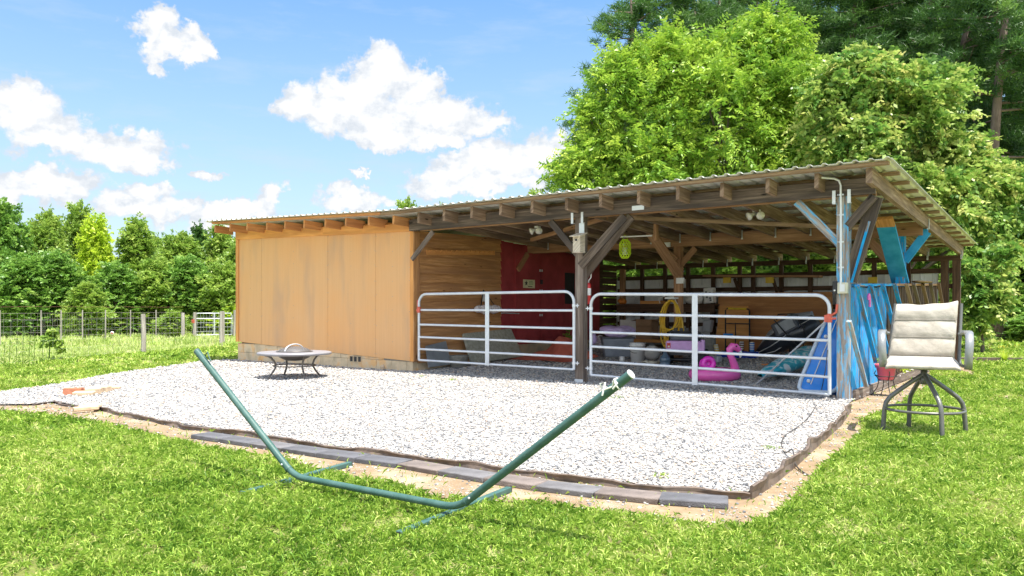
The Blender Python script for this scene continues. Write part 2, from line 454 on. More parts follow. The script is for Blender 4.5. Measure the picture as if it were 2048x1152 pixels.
def mats_special():
    # orange panels: vertical fine grain, grey-purple stains
    m, t, b = new_mat('stained_plywood_panel'); co = t.coord()
    g = t.noise(t.map(co, (30, 30, .5)), 1, 5, .6)
    c = t.ramp(g, [(.2, (.66, .37, .17)), (.5, (.70, .405, .19)), (.8, (.74, .44, .215))])
    st = t.noise(t.map(co, (2.1, 2.1, .42), (1.3, 0, .2)), 1.0, 5, .55)
    c = t.mix(t.math('MULTIPLY', t.ramp(st, [(.50, 0), (.66, 1)]), .6), c, (.50, .32, .20))
    lo = t.noise(t.map(co, (.8, .8, .9), (5, 0, 0)), 1, 3)
    c = t.mix(t.math('MULTIPLY', t.ramp(lo, [(.45, 0), (.7, 1)]), .6), c, (.76, .385, .145))
    t.set(b.inputs['Base Color'], c); b.inputs['Roughness'].default_value = .7; b.inputs['Specular IOR Level'].default_value = .2
    t.set(b.inputs['Normal'], t.bump(g, .25, .004)); M['panel'] = m
    # red boards
    m, t, b = new_mat('red_painted_boards'); co = t.coord()
    n = t.noise(co, 3, 6); g = t.noise(t.map(co, (40, 40, 1.0)), 1, 4)
    c = t.ramp(n, [(.3, (.25, .022, .03)), (.7, (.42, .055, .06))])
    c = t.mix(t.ramp(t.noise(t.map(co, (6, 6, 1.2)), 1, 7, .75), [(.70, 0), (.74, .6)]), c, (.45, .32, .28))
    t.set(b.inputs['Base Color'], c); b.inputs['Roughness'].default_value = .6
    t.set(b.inputs['Normal'], t.bump(g, .3, .004)); M['red'] = m
    # blocks
    m, t, b = new_mat('orange_splashed_concrete_block'); co = t.coord()
    n = t.noise(co, 3.2, 6); 
    c = t.ramp(n, [(.34, (.50, .40, .26)), (.50, (.66, .52, .34)), (.62, (.74, .45, .20))])
    t.set(b.inputs['Base Color'], c); b.inputs['Roughness'].default_value = .9
    t.set(b.inputs['Normal'], t.bump(t.noise(co, 60, 4), .5, .006)); M['block'] = m
    # pavers
    for i, cc in enumerate([(.10, .10, .108), (.135, .13, .132), (.165, .135, .118)]):
        m, t, b = new_mat('paver_concrete_%s' % ('grey', 'light', 'tan')[i]); co = t.coord()
        v = t.vor(co, 120).outputs['Distance']; n = t.noise(co, 9, 5)
        c = t.ramp(n, [(.3, tuple(x * .7 for x in cc)), (.7, tuple(x * 1.25 for x in cc))])
        t.set(b.inputs['Base Color'], c); b.inputs['Roughness'].default_value = .9
        t.set(b.inputs['Normal'], t.bump(v, .6, .004)); M['pave%d' % i] = m
    # teal float with white print
    m, t, b = new_mat('teal_printed_vinyl'); co = t.coord()
    n = t.noise(t.map(co, (7, 3, 7)), 1, 4, .6, 1.2)
    t.set(b.inputs['Base Color'], t.ramp(n, [(.40, (.0, .40, .56)), (.50, (.03, .60, .74)), (.55, (.85, .92, .95))]))
    b.inputs['Roughness'].default_value = .3; M['teal'] = m
    # cushion
    m, t, b = new_mat('beige_sling_fabric'); co = t.coord()
    n = t.noise(co, 7, 6, .6); v = t.noise(co, 180, 2)
    t.set(b.inputs['Base Color'], t.ramp(n, [(.3, (.33, .30, .255)), (.5, (.42, .385, .33)), (.7, (.49, .455, .40))]))
    b.inputs['Roughness'].default_value = .9; b.inputs['Specular IOR Level'].default_value = .15
    t.set(b.inputs['Normal'], t.bump(t.math('ADD', t.math('MULTIPLY', v, .2), t.noise(co, 22, 4)), .5, .01)); M['fabric'] = m
    # table lid mesh
    m, t, b = new_mat('spark_screen_mesh'); co = t.coord()
    b.inputs['Base Color'].default_value = (.16, .155, .155, 1); b.inputs['Roughness'].default_value = .6; b.inputs['Metallic'].default_value = .2
    b.inputs['Alpha'].default_value = .6; M['screen'] = m
    # striped tube colours
    for nm, c1 in (('stripeyellow', (.80, .60, .08)), ('stripebrown', (.17, .07, .04)), ('stripeblue', (.04, .22, .62))):
        m, t, b = new_mat(nm + '_vinyl'); co = t.coord('Object')
        sp = t.node('ShaderNodeSeparateXYZ'); t.l.new(co, sp.inputs[0])
        st = t.math('GREATER_THAN', t.math('FRACT', t.math('MULTIPLY', sp.outputs[2], 22)), .5)
        hi = t.math('GREATER_THAN', sp.outputs[2], .16)
        t.set(b.inputs['Base Color'], t.mix(t.math('MULTIPLY', st, hi), c1, (.85, .85, .82))); b.inputs['Roughness'].default_value = .5
        M[nm] = m
    # patterned bag
    m, t, b = new_mat('pale_patterned_cloth'); co = t.coord()
    t.set(b.inputs['Base Color'], t.ramp(t.vor(co, 40).outputs['Distance'], [(.3, (.55, .34, .38)), (.42, (.78, .74, .76))])); b.inputs['Roughness'].default_value = .9
    M['bag'] = m


mats_special()
# ------------------------------------------------------------------ ground, gravel, dirt
def pip(P, poly):                     # points in polygon
    x, y = P[:, 0], P[:, 1]; ins = np.zeros(len(P), bool); n = len(poly)
    for i in range(n):
        x1, y1 = poly[i][0], poly[i][1]; x2, y2 = poly[(i + 1) % n][0], poly[(i + 1) % n][1]
        c = ((y1 > y) != (y2 > y)) & (x < (x2 - x1) * (y - y1) / (y2 - y1 + 1e-12) + x1); ins ^= c
    return ins


def g2(px, py, z=0.0): p = G(px, py, z); return (p.x, p.y)


front_edge = [(-60, 812), (0, 812), (60, 812), (110, 806), (190, 820), (250, 832), (310, 843), (370, 853), (415, 858), (571, 882), (651, 896), (792, 912), (932, 931),
              (1073, 949), (1247, 970), (1330, 983), (1420, 989), (1480, 992), (1500, 990)]
right_edge = [(1540, 962), (1590, 921), (1640, 876), (1672, 846), (1698, 814)]
gravel_poly = [g2(*p) for p in front_edge + right_edge] + [(.12, -.25), (.12, 7.9), (-13.0, 7.9), (-13.0, .2)] + \
              [g2(*p) for p in [(468, 720), (400, 725), (330, 735), (230, 749), (150, 764), (80, 776), (0, 786), (-60, 792)]]
dirt_poly = [g2(*p) for p in [(-60, 824), (0, 824), (78, 828), (150, 838), (219, 850), (281, 866), (350, 882), (406, 895), (469, 907), (544, 914), (590, 927),
                              (632, 943), (712, 957), (792, 971), (862, 993), (923, 997), (1026, 1004), (1101, 1009), (1167, 1022), (1237, 1029), (1326, 1038), (1400, 1053),
                              (1495, 1049), (1552, 1030), (1590, 993), (1621, 963), (1637, 941), (1672, 913), (1697, 887), (1723, 868), (1722, 838), (1767, 822), (1810, 800), (1850, 775),
                              (1862, 748), (1862, 735)]] + [(.9, 5.5), (.4, 8.2), (-13.05, 8.2), (-13.05, .2)] + gravel_poly[-8:]


def sheet(name, poly, z, mat, wob=0.0, seed=1, sub=.25):
    pts = []
    rng = random.Random(seed); n = len(poly)
    for i in range(n):
        a = Vector(poly[i]); b = Vector(poly[(i + 1) % n]); L = (b - a).length; k = max(1, min(60, int(L / sub)))
        for j in range(k):
            p = a.lerp(b, j / k); pts.append((p.x + rng.uniform(-wob, wob), p.y + rng.uniform(-wob, wob), z))
    mb = MB(); mb.add(pts, [tuple(range(len(pts)))])
    me = bpy.data.meshes.new(name); me.from_pydata(pts, [], [tuple(range(len(pts)))]); me.update()
    import bmesh
    bm = bmesh.new(); bm.from_mesh(me); bmesh.ops.triangulate(bm, faces=bm.faces[:]); bmesh.ops.recalc_face_normals(bm, faces=bm.faces[:])
    for f in bm.faces:
        if f.normal.z < 0: f.normal_flip()
    bm.to_mesh(me); bm.free(); me.materials.append(mat)
    o = bpy.data.objects.new(name, me); COL.objects.link(o); o['kind'] = 'structure'; return o


def ground_mats():
    m, t, b = new_mat('meadow_ground'); co = t.coord()
    n = t.noise(co, .22, 5); n2 = t.noise(co, 2.6, 6, .7); n3 = t.noise(co, 30, 3, .7)
    c = t.ramp(t.math('ADD', t.math('MULTIPLY', n2, .55), t.math('MULTIPLY', n3, .45)), [(.32, (.09, .10, .03)), (.5, (.18, .21, .05)), (.68, (.31, .28, .13))])
    c = t.mix(t.ramp(n, [(.4, 0), (.7, .7)]), c, (.56, .58, .24))
    t.set(b.inputs['Base Color'], c); b.inputs['Roughness'].default_value = .95; b.inputs['Specular IOR Level'].default_value = .1
    t.set(b.inputs['Normal'], t.bump(n3, .9, .05)); M['ground'] = m
    m, t, b = new_mat('gravel_bed'); co = t.coord()
    v = t.vor(co, 52); cell = t.node('ShaderNodeSeparateColor'); t.l.new(v.outputs['Color'], cell.inputs[0])
    c = t.ramp(cell.outputs[0], [(0, (.09, .10, .11)), (.2, (.24, .24, .25)), (.4, (.38, .37, .35)), (.8, (.50, .48, .45)), (.93, (.50, .40, .30))])
    gap = t.ramp(v.outputs['Distance'], [(.42, 0), (.72, .55)])
    c = t.mix(gap, c, (.22, .21, .20))
    dirt = t.ramp(t.noise(co, .9, 6, .65), [(.60, 0), (.76, .5)])
    c = t.mix(dirt, c, (.50, .42, .34))
    t.set(b.inputs['Base Color'], c); b.inputs['Roughness'].default_value = .85; b.inputs['Specular IOR Level'].default_value = .2
    t.set(b.inputs['Normal'], t.bump(t.math('SUBTRACT', 1, v.outputs['Distance']), .9, .012)); M['gravel'] = m
    m, t, b = new_mat('gravel_stones')
    a = t.node('ShaderNodeAttribute', attribute_name='rnd')
    c = t.ramp(a.outputs['Fac'], [(0, (.07, .075, .085)), (.12, (.14, .145, .155)), (.28, (.27, .262, .25)), (.55, (.385, .37, .345)), (.88, (.53, .505, .47)), (.94, (.60, .47, .34)), (1, (.46, .29, .17))])
    c = t.mix(.15, c, t.ramp(t.noise(t.coord(), 60, 4), [(.3, (.3, .3, .3)), (.7, (.9, .9, .9))]))
    t.set(b.inputs['Base Color'], c); b.inputs['Roughness'].default_value = .8; b.inputs['Specular IOR Level'].default_value = .25; M['stones'] = m
    m, t, b = new_mat('bare_dirt'); co = t.coord()
    n = t.noise(co, 2.2, 7, .68); v = t.vor(co, 55)
    c = t.ramp(n, [(.3, (.15, .10, .058)), (.5, (.27, .195, .12)), (.68, (.40, .325, .23))])
    pb = t.math('MULTIPLY', t.ramp(v.outputs['Distance'], [(.25, 1), (.4, 0)]), t.ramp(t.noise(co, 3.1, 5), [(.42, 0), (.60, .85)]))
    c = t.mix(pb, c, (.44, .42, .39))
    t.set(b.inputs['Base Color'], c); b.inputs['Roughness'].default_value = .95; b.inputs['Specular IOR Level'].default_value = .1
    t.set(b.inputs['Normal'], t.bump(t.math('ADD', n, pb), .7, .02)); M['dirt'] = m
    M['grass'] = leafmat('grass_blades', [(.10, (.04, .11, .01)), (.32, (.16, .30, .03)), (.54, (.34, .49, .065)), (.76, (.54, .62, .17)), (.93, (.60, .52, .28))], .22, .5, .3)
    M['mead'] = leafmat('meadow_grass_blades', [(.12, (.28, .42, .08)), (.45, (.48, .60, .17)), (.75, (.64, .68, .32)), (.97, (.74, .70, .45))], .4, .6, .2)


ground_mats()


def build_ground():
    # one sheet to the horizon, finer near the barn
    n = 120; g = np.linspace(-1, 1, n); s = np.sign(g) * (np.abs(g) ** 2.6) * 420
    X, Y = np.meshgrid(s, s); X = X - 3; Y = Y - 2
    d = np.sqrt((X + 5) ** 2 + (Y + 1) ** 2)
    Z = np.clip((d - 60) / 300, 0, 1) * -3 + .02 * np.sin(X * .35) * np.cos(Y * .3) * np.clip((d - 14) / 10, 0, 1)
    Z = Z - .004
    V = np.stack([X.ravel(), Y.ravel(), Z.ravel()], 1)
    i = np.arange(n - 1); I, J = np.meshgrid(i, i); a = (J * n + I).ravel()
    F = np.stack([a, a + 1, a + 1 + n, a + n], 1)
    o = arr_mesh('ground', V, F, M['ground']); o['kind'] = 'structure'; o.data.polygons.foreach_set('use_smooth', [True] * len(F))
    sheet('dirt_strip', dirt_poly, .004, M['dirt'], .05, 3)
    sheet('gravel_bed', gravel_poly, .022, M['gravel'], .012, 4)
    xs_ = np.linspace(-7.44, .12, 30); ys_ = np.linspace(-.05, 7.85, 30); X, Y = np.meshgrid(xs_, ys_)
    V = np.stack([X.ravel(), Y.ravel(), .0245 + .031 * np.clip(Y.ravel(), 0, 9)], 1); i = np.arange(29); I, J = np.meshgrid(i, i); a = (J * 30 + I).ravel()
    o = arr_mesh('gravel_floor', V, np.stack([a, a + 1, a + 31, a + 30], 1), M['gravel']); o['kind'] = 'structure'


build_ground()


def frustum_points(rng, Z0, Z1, dens, uc=.70):
    n = int(dens * uc * (Z1 ** 2 - Z0 ** 2)); Z = np.sqrt(rng.uniform(Z0 ** 2, Z1 ** 2, n)); u = rng.uniform(-uc, uc, n)
    x = CAM.x + (math.cos(YAW) * u - math.sin(YAW)) * Z; y = CAM.y + (math.sin(YAW) * u + math.cos(YAW)) * Z
    return np.stack([x, y], 1), Z


def stones():
    rng = np.random.default_rng(3)
    import bmesh
    bm = bmesh.new(); bmesh.ops.create_icosphere(bm, subdivisions=1, radius=1)
    bv = np.array([v.co[:] for v in bm.verts]); bf = np.array([[v.index for v in f.verts] for f in bm.faces]); bm.free()
    P = []; S_ = []
    for Z0, Z1, d, s in ((3.9, 7, 2300, .0108), (7, 10, 1500, .0115), (10, 14.5, 620, .015), (14.5, 19, 220, .020)):
        p, Z = frustum_points(rng, Z0, Z1, d); k = pip(p, gravel_poly) & ~((p[:, 0] < -7.5) & (p[:, 1] > 0))
        p = p[k]; P.append(p); S_.append(np.full(len(p), s))
    # pebbles strewn on the dirt
    p, Z = frustum_points(rng, 3.9, 12, 120); k = pip(p, dirt_poly) & ~pip(p, gravel_poly); p = p[k]; P.append(p); S_.append(np.full(len(p), .009))
    nd = len(p)
    P = np.concatenate(P); s = np.concatenate(S_) * rng.uniform(.5, 1.35, len(P)); n = len(P)
    zb = .026 + .031 * np.where((P[:, 0] > -7.5), np.clip(P[:, 1], 0, 9), 0); zb[-nd:] = .006
    sc = np.stack([s * rng.uniform(.8, 1.35, n), s * rng.uniform(.7, 1.1, n), s * rng.uniform(.4, .75, n)], 1)
    V = bv[None] * sc[:, None] * rng.uniform(.78, 1.22, (n, len(bv), 1))
    a = rng.uniform(0, 6.28, n); ca, sa = np.cos(a), np.sin(a); tl = rng.normal(0, .35, n); ct, st = np.cos(tl), np.sin(tl)
    x, y, z = V[..., 0], V[..., 1], V[..., 2]
    y2 = y * ct[:, None] - z * st[:, None]; z2 = y * st[:, None] + z * ct[:, None]
    V = np.stack([x * ca[:, None] - y2 * sa[:, None] + P[:, 0:1], x * sa[:, None] + y2 * ca[:, None] + P[:, 1:2], z2 + zb[:, None] + sc[:, 2:3] * .35], 2).reshape(-1, 3)
    F = (bf[None] + (np.arange(n) * len(bv))[:, None, None]).reshape(-1, 3)
    o = arr_mesh('gravel_stones', V, F, M['stones'], np.repeat(rng.uniform(0, 1, n), len(bv))); o['kind'] = 'stuff'
    tag(o, 'loose white and grey gravel stones covering the pad before the barn', 'gravel')


stones()


def grass():
    rng = np.random.default_rng(8)
    out = {0: [], 1: []}
    bald = [(g2(565, 1068), .12), (g2(800, 1040), .16), (g2(770, 1052), .09), (g2(130, 985), .12), (g2(1690, 960), .10), (g2(1860, 915), .12), (g2(1905, 880), .09), (g2(1560, 1100), .07), (g2(300, 1100), .07), (g2(1000, 1110), .07), (g2(1960, 1010), .12), (g2(1250, 1075), .06)]
    near_fence = lambda p: (p[:, 0] + 17.6) * 5.1 + (p[:, 1] - .4) * 2.1 < 0    # beyond the near wire fence
    for Z0, Z1, d, L, W, ts in ((2.6, 4.8, 11500, .044, .0046, .016), (4.8, 7.5, 7000, .050, .0058, .02), (7.5, 11, 2800, .055, .0085, .03), (11, 16, 900, .07, .013, .05), (16, 24, 260, .10, .022, .08), (24, 40, 60, .15, .04, .1)):
        # blades grow in small tufts
        tc, tz = frustum_points(rng, Z0, Z1, d / 14, .74)
        ti = rng.integers(0, len(tc), len(tc) * 14); p = tc[ti] + rng.normal(0, ts, (len(ti), 2)); Z = tz[ti]; ttone = rng.normal(0, .15, len(tc))[ti]
        tdir = rng.uniform(0, 6.283, len(tc))[ti]; tlen = rng.uniform(.6, 1.45, len(tc))[ti]
        inside = pip(p, dirt_poly) | pip(p, gravel_poly) | ((p[:, 0] > -13) & (p[:, 0] < .15) & (p[:, 1] > -.1) & (p[:, 1] < 8))
        sp = np.sin(p[:, 0] * 1.9 + 1.3 * np.sin(p[:, 1] * 1.3)) * np.cos(p[:, 1] * 2.3 + p[:, 0]) 
        thin = (rng.uniform(0, 1, len(p)) < np.clip((sp - .80) * 3.6, 0, .75)) & (Z < 9)
        k = ~inside & ~thin
        for (sx, sy), sr in bald:
            k &= ~((((p[:, 0] - sx) ** 2 + (p[:, 1] - sy) ** 2) < (sr * (.8 + .4 * np.sin(p[:, 0] * 21) * np.cos(p[:, 1] * 17))) ** 2) & (rng.uniform(0, 1, len(p)) < .8))
        strag = inside & ~pip(p, gravel_poly) & (rng.uniform(0, 1, len(p)) < .02)
        k |= strag
        p = p[k]; Z = Z[k]; ttone = ttone[k]; tdir = tdir[k]; tlen = tlen[k]
        far = (p[:, 0] < -13.5) & near_fence(p)
        for w_, kk in ((0, ~far), (1, far)):
            q = p[kk]; n = len(q)
            if not n: continue
            tall = .8 if w_ else .8
            tt = ttone[kk]; l = L * rng.uniform(.55, 1.4, n) * tall * tlen[kk]; wd = W * rng.uniform(.6, 1.3, n)
            a = tdir[kk] + rng.normal(0, 1.3, n); lean = np.abs(rng.normal(1.05, .35, n)) if not w_ else np.abs(rng.normal(.35, .25, n))
            lean = np.clip(lean, 0, 1.45)
            d1 = np.stack([np.cos(a) * np.sin(lean * .6), np.sin(a) * np.sin(lean * .6), np.cos(lean * .6)], 1)
            l2 = np.clip(lean * 1.45, 0, 1.75)
            d2 = np.stack([np.cos(a) * np.sin(l2), np.sin(a) * np.sin(l2), np.cos(l2)], 1)
            sd = np.stack([-np.sin(a), np.cos(a), rng.normal(0, .3, n)], 1)
            b0 = np.stack([q[:, 0], q[:, 1], np.full(n, -.004) + rng.uniform(0, .02, n)], 1)
            m1 = b0 + d1 * (l * .55)[:, None]; tp = m1 + d2 * (l * .5)[:, None]
            V = np.stack([b0 - sd * wd[:, None] * .35, b0 + sd * wd[:, None] * .35, m1 + sd * wd[:, None] * .5, tp, m1 - sd * wd[:, None] * .5], 1)
            patch = .5 + .5 * np.sin(q[:, 0] * .9 + 2 * np.sin(q[:, 1] * .6)) * np.sin(q[:, 1] * 1.1 + 1)
            fine = np.clip(.5 + .5 * np.sin(q[:, 0] * 5.3 + 2 * np.sin(q[:, 1] * 4.6)) * np.sin(q[:, 1] * 6.1 + 1), 0, 1)
            rn = np.clip(rng.normal(.40, .17, n) + tt + .22 * (patch - .5) + .2 * (fine - .5), 0, 1)
            out[w_].append((V, rn))
    for w_, nm, lab in ((0, 'lawn_grass', 'short bright green lawn grass round the gravel pad'), (1, 'meadow_grass', 'longer pale green meadow grass beyond the wire fence')):
        V = np.concatenate([x[0] for x in out[w_]]); rn = np.concatenate([x[1] for x in out[w_]]); n = len(V)
        F = (np.array([0, 1, 2, 3, 4])[None] + (np.arange(n) * 5)[:, None])
        o = arr_mesh(nm, V.reshape(-1, 3), F, M['grass'] if w_ == 0 else M['mead'], np.repeat(rn, 5)); tag(o, lab, 'grass', kind='stuff')


grass()

# ------------------------------------------------------------------ the barn
B = thing('barn', 'open-fronted pole barn with tin shed roof, weathered posts and an orange closed bay', 'barn', (0, 0, 0))
XC, XL, XM, DP = -7.46, -12.84, -3.88, 7.75


def rise(x): return .17 * max(0, min(1, (XC - x) / (XC - XL)))
def rafz(y): return 2.645 - .05 * y         # underside of rafters


def barn():
    # rafters
    for i in range(23):
        x = .39 - .61 * i
        if x < -13.05: break
        r = rise(x); left = x < XC + .1
        y0 = -.45 + (0.0 if i == 0 else RND.uniform(-.03, .03)); mb = MB()
        yy = 7.95 if not left else 7.9
        p0 = (x, y0, rafz(y0) + .0925 + r); p1 = (x, yy, rafz(yy) + .0925 + r)
        if left:
            mb.beam(p0, (x, .0, rafz(0) + .0925 + r), .045, .155); mat = M['tailor']
        else:
            mb.beam(p0, p1, .05 if i else .07, .185); mat = M['tail']
        mb.build('rafter', mat, B)
    # purlins across the rafters
    for k in range(14):
        y = -.50 + k * .64; z = rafz(y) + .185 + .022
        mb = MB(); mb.beam((XC - .3, y, z), (.62, y, z), .085, .04)
        mb.build('purlin', M['purlin'], B)
    mb = MB(); z = rafz(-.5) + .207
    mb.beam((-13.0, -.5, z + .17), (XC - .31, -.5, z + .01), .085, .04); mb.build('purlin', M['tailor'], B)
    # corrugated roof sheet
    prof = []; x = -13.15
    while x < .70:
        for dx, dz in ((0, 0), (.085, 0), (.105, .022), (.135, .022), (.155, 0)): prof.append((x + dx, dz))
        x += .175
    prof = [(a, b) for a, b in prof if a <= .70]
    V = []; ys = (-.62, 2.2, 5.1, 8.02)
    for y in ys:
        for a, dz in prof: V.append((a, y, rafz(y) + .231 + dz + rise(a)))
    n = len(prof); V = np.array(V)
    F = [(j * n + i, j * n + i + 1, (j + 1) * n + i + 1, (j + 1) * n + i) for j in range(len(ys) - 1) for i in range(n - 1)]
    o = arr_mesh('roof', V, np.array(F), M['tin'], parent=B); m = o.modifiers.new('gauge', 'SOLIDIFY'); m.thickness = .004; m.offset = 1
    # roof screws show as small studs on the ribs near the eave
    mb = MB()
    for i in range(0, 75):
        x = -13.1 + .175 * i + .045
        for y in (-.5, .14): mb.lathe([(.012, 0), (.012, .008), (.0, .012)], (x, y, rafz(y) + .235 + rise(x)), 6)
    mb.build('roof_screws', M['galv'], B)['kind'] = 'stuff'
    # beams
    mb = MB(); mb.beam((XC + .0, -.095, 2.685), (.39, -.095, 2.685), .05, .20); mb.build('front_beam', M['old'], B)
    mb = MB(); mb.beam((XC + .1, .095, 2.685), (.36, .095, 2.685), .05, .20); mb.build('front_beam', M['inner'], B)
    mb = MB(); mb.beam((XC, 3.62, 2.50), (.34, 3.62, 2.465), .05, .22); mb.build('middle_beam', M['inner'], B)
    mb = MB(); mb.beam((XC, 3.80, 2.50), (.34, 3.80, 2.465), .05, .22); mb.build('middle_beam', M['inner'], B)
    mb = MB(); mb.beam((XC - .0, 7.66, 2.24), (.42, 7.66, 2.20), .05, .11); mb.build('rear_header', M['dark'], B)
    # scabbed batten under the rafters, and pipe
    mb = MB(); mb.beam(at(1240, 435, 'y', .55), at(1725, 456, 'y', 1.9), .035, .06); mb.build('batten', M['purlin'], B)
    mb = MB(); mb.beam(at(1062, 480, 'y', 1.9), at(1215, 435, 'y', .75), .035, .07); mb.build('batten', M['inner'], B)
    mb = MB(); mb.tube([at(1236, 474, 'y', 1.5), at(1304, 471, 'y', 1.5)], .014, 8); mb.build('pipe', M['white'], B)
    mb = MB(); mb.beam(at(1312, 432, 'y', 1.6), at(1312, 482, 'y', 1.6), .05, .09, up=(0, 1, 0)); mb.build('hanger_board', M['inner'], B)
    mb = MB(); mb.beam(at(1232, 445, 'y', 1.6), at(1232, 476, 'y', 1.6), .04, .09, up=(0, 1, 0)); mb.build('hanger_board', M['inner'], B)
    # posts
    s = .07
    def post(x, y, h, mat, nm='post', s=.07):
        mb = MB(); mb.beam((x, y, 0), (x, y, h), 2 * s, 2 * s, up=(0, 1, 0)); return mb.build(nm, mat, B)
    post(0, 0, 2.80, M['bluewear'], s=.072); post(XM, 0, 2.80, M['post'])
    post(XM - .05, 3.71, 2.60, M['inner']); post(0.0, 3.71, 2.58, M['blue']); post(.33, 7.71, 2.2, M['dark']); post(.12, 7.71, 2.2, M['dark'])
    mb = MB(); mb.box(XM - .075, XM + .075, -.078, -.072, 0.02, .075); mb.build('post_base', M['galv'], B)
    # brackets on the post heads
    for x in (0, XM):
        for dx in (-.09, .09):
            mb = MB(); mb.box(x + dx - .02, x + dx + .02, -.13, -.122, 2.49, 2.66); mb.box(x + dx - .02, x + dx + .02, -.128, -.075, 2.49, 2.50); mb.build('post_bracket', M['galv'], B)
    mb = MB(); pa, pb = at(1264, 421, 'y', -.124), at(1288, 410, 'y', -.124); mb.box(pa.x, pb.x, -.127, -.1205, pa.z, pb.z); mb.build('splice_plate', M['galv'], B)
    # braces
    def brace(a, b, wd, ht, mat, up=(0, 1, 0)):
        mb = MB(); mb.beam(a, b, wd, ht, up=up); mb.build('brace', mat, B)
    brace(at(824, 519, 'y', -.14), at(866, 463, 'y', -.14), .075, .04, M['post'])
    brace((XM - .02, -.02, 1.98), at(1101, 442, 'y', -.02), .10, .04, M['old'])
    brace((XM + .02, -.06, 1.83), at(1250, 432, 'y', -.06), .13, .04, M['old'])
    brace((XM + .02, .07, 1.70), at(1262, 432, 'y', .07), .14, .04, M['post'])
    brace((-.04, -.0, 1.98), at(1594, 404, 'y', 0), .10, .045, M['bluewear'])
    brace((.04, -.05, 2.18), (.37, -.08, 2.56), .10, .04, M['old'])
    brace((.06, .05, 1.52), (.37, .02, 2.56), .17, .045, M['old'])
    brace((.086, .04, 1.50), (.30, .02, 2.26), .03, .06, M['blue'])
    # interior post braces
    brace(at(1357, 549, 'y', 3.5), at(1302, 465, 'y', 2.6), .20, .05, M['inner'])
    brace(at(1352, 520, 'y', 3.6), at(1318, 490, 'y', 3.6), .11, .04, M['inner'])
    brace(at(1351, 542, 'y', 3.7), at(1391, 496, 'y', 3.7), .11, .04, M['inner'])
    brace(at(1036, 540, 'x', XC + .06), at(1055, 508, 'x', XC + .06), .11, .05, M['inner'], up=(1, 0, 0))
    # painted braces of the right middle post
    mb = MB(); a = at(1801, 566, 'x', -.02); b_ = at(1772, 452, 'x', -.02); c_ = at(1766, 436, 'x', -.02)
    mb.beam(a, b_, .05, .26, up=(1, 0, 0)); mb.build('brace', M['bluefull'], B)
    mb = MB(); mb.beam(b_ + (b_ - a).normalized() * .002, c_, .05, .26, up=(1, 0, 0)); mb.build('brace', M['tailor'], B)
    brace((.06, 3.70, 1.95), (.39, 3.72, 2.42), .13, .05, M['bluefull'])
    brace((0.02, 3.8, 1.7), (-.55, 3.82, 2.38), .14, .05, M['inner'])
    brace((.37, 3.72, 2.42), (.37, 3.72, 2.60), .06, .05, M['bluefull'])
    # rafter ties
    for i in range(0, 13):
        x = .42 - .61 * i
        for y, z in ((3.585, 2.50), (7.625, 2.235)):
            if x < XC + .1: continue
            mb = MB(); mb.box(x - .012, x + .022, y - .004, y, z - .06, z + .11); mb.box(x + .018, x + .022, y - .03, y, z - .04, z + .10); mb.build('rafter_tie', M['galv'], B)
    # ---- closed bay
    zl, zr = .436, .205
    def zb(x): return zr + (zl - zr) * (XC - x) / (XC - XL)
    def zt(x): return 2.60 + rise(x) * .75
    xs = [XL + .10, -11.93, -9.78, -8.42, XC - .05]
    for i in range(4):
        x0, x1 = xs[i] + (.003 if i else 0), xs[i + 1] - .003
        mb = MB(); mb.prism([(x0, -.03, zb(x0)), (x1, -.03, zb(x1)), (x1, -.03, zt(x1)), (x0, -.03, zt(x0))], (0, .03, 0)); mb.build('wall_panel', M['panel'], B)
    mb = MB(); mb.prism([(XL, -.06, zt(XL) - .015), (-9.9, -.06, zt(-9.9) - .015), (-9.9, -.06, zt(-9.9) + .15), (XL, -.06, zt(XL) + .17)], (0, .05, 0)); mb.build('header_board', M['stain'], B)
    mb = MB(); mb.prism([(-9.895, -.064, zt(-9.9) - .02), (XC + .0, -.064, zt(XC) - .015), (XC + .0, -.064, zt(XC) + .12), (-9.895, -.064, zt(-9.9) + .148)], (0, .05, 0)); mb.build('header_board', M['stain'], B)
    mb = MB(); mb.box(XL, XL + .095, -.052, .04, zb(XL), zt(XL) - .02); mb.build('corner_board', M['stain'], B)
    mb = MB(); mb.box(XC - .046, XC + .03, -.05, .0, zb(XC) - .0, zt(XC) - .02); mb.build('corner_board', M['stain'], B)
    mb = MB(); mb.box(XC + .032, XC + .055, -.045, .10, zb(XC) - .0, 2.58); mb.build('corner_board', M['siding'], B)
    # foundation blocks: two courses with tooled joints
    for i, (x0, x1) in enumerate(zip(xs, xs[1:])):
        mb = MB()
        for xx in (x0 + .02, x1 - .02, (x0 + x1) / 2):
            for j in range(9):
                z_ = zb(xx) + .06 + j * .28; mb.lathe([(0, 0), (.006, 0), (.005, .003), (0, .004)], (xx + RND.uniform(-.006, .006), -.0305, z_ + RND.uniform(-.02, .02)), 6, Matrix.Rotation(R(90), 3, 'X'))
        o = mb.build('nail_heads', M['sheet'], B); o['kind'] = 'stuff'
        if i: mb = MB(); mb.box(x0 - .003, x0 + .0, -.024, -.02, zb(x0), zt(x0) - .02); mb.build('panel_gap', M['black'], B)
    k = 0
    for row in range(3):
        x = XL + .02 - (.2 if row % 2 else 0)
        while x < XC - .02:
            x0 = max(x, XL + .02); x1 = min(x + .397, XC - .01); z0 = .0 + row * .2; z1 = min(z0 + .197, zb((x0 + x1) / 2) - .004)
            if z1 - z0 > .03 and x1 - x0 > .04:
                vent = row == 0 and 0
                mb = MB(); mb.box(x0 + .003, x1, .0 - .012 + RND.uniform(-.003, .003), .15, z0 + .002, z1)
                o = mb.build('foundation_block', M['block'], B); bevel(o, .006, 1)
            x += .40
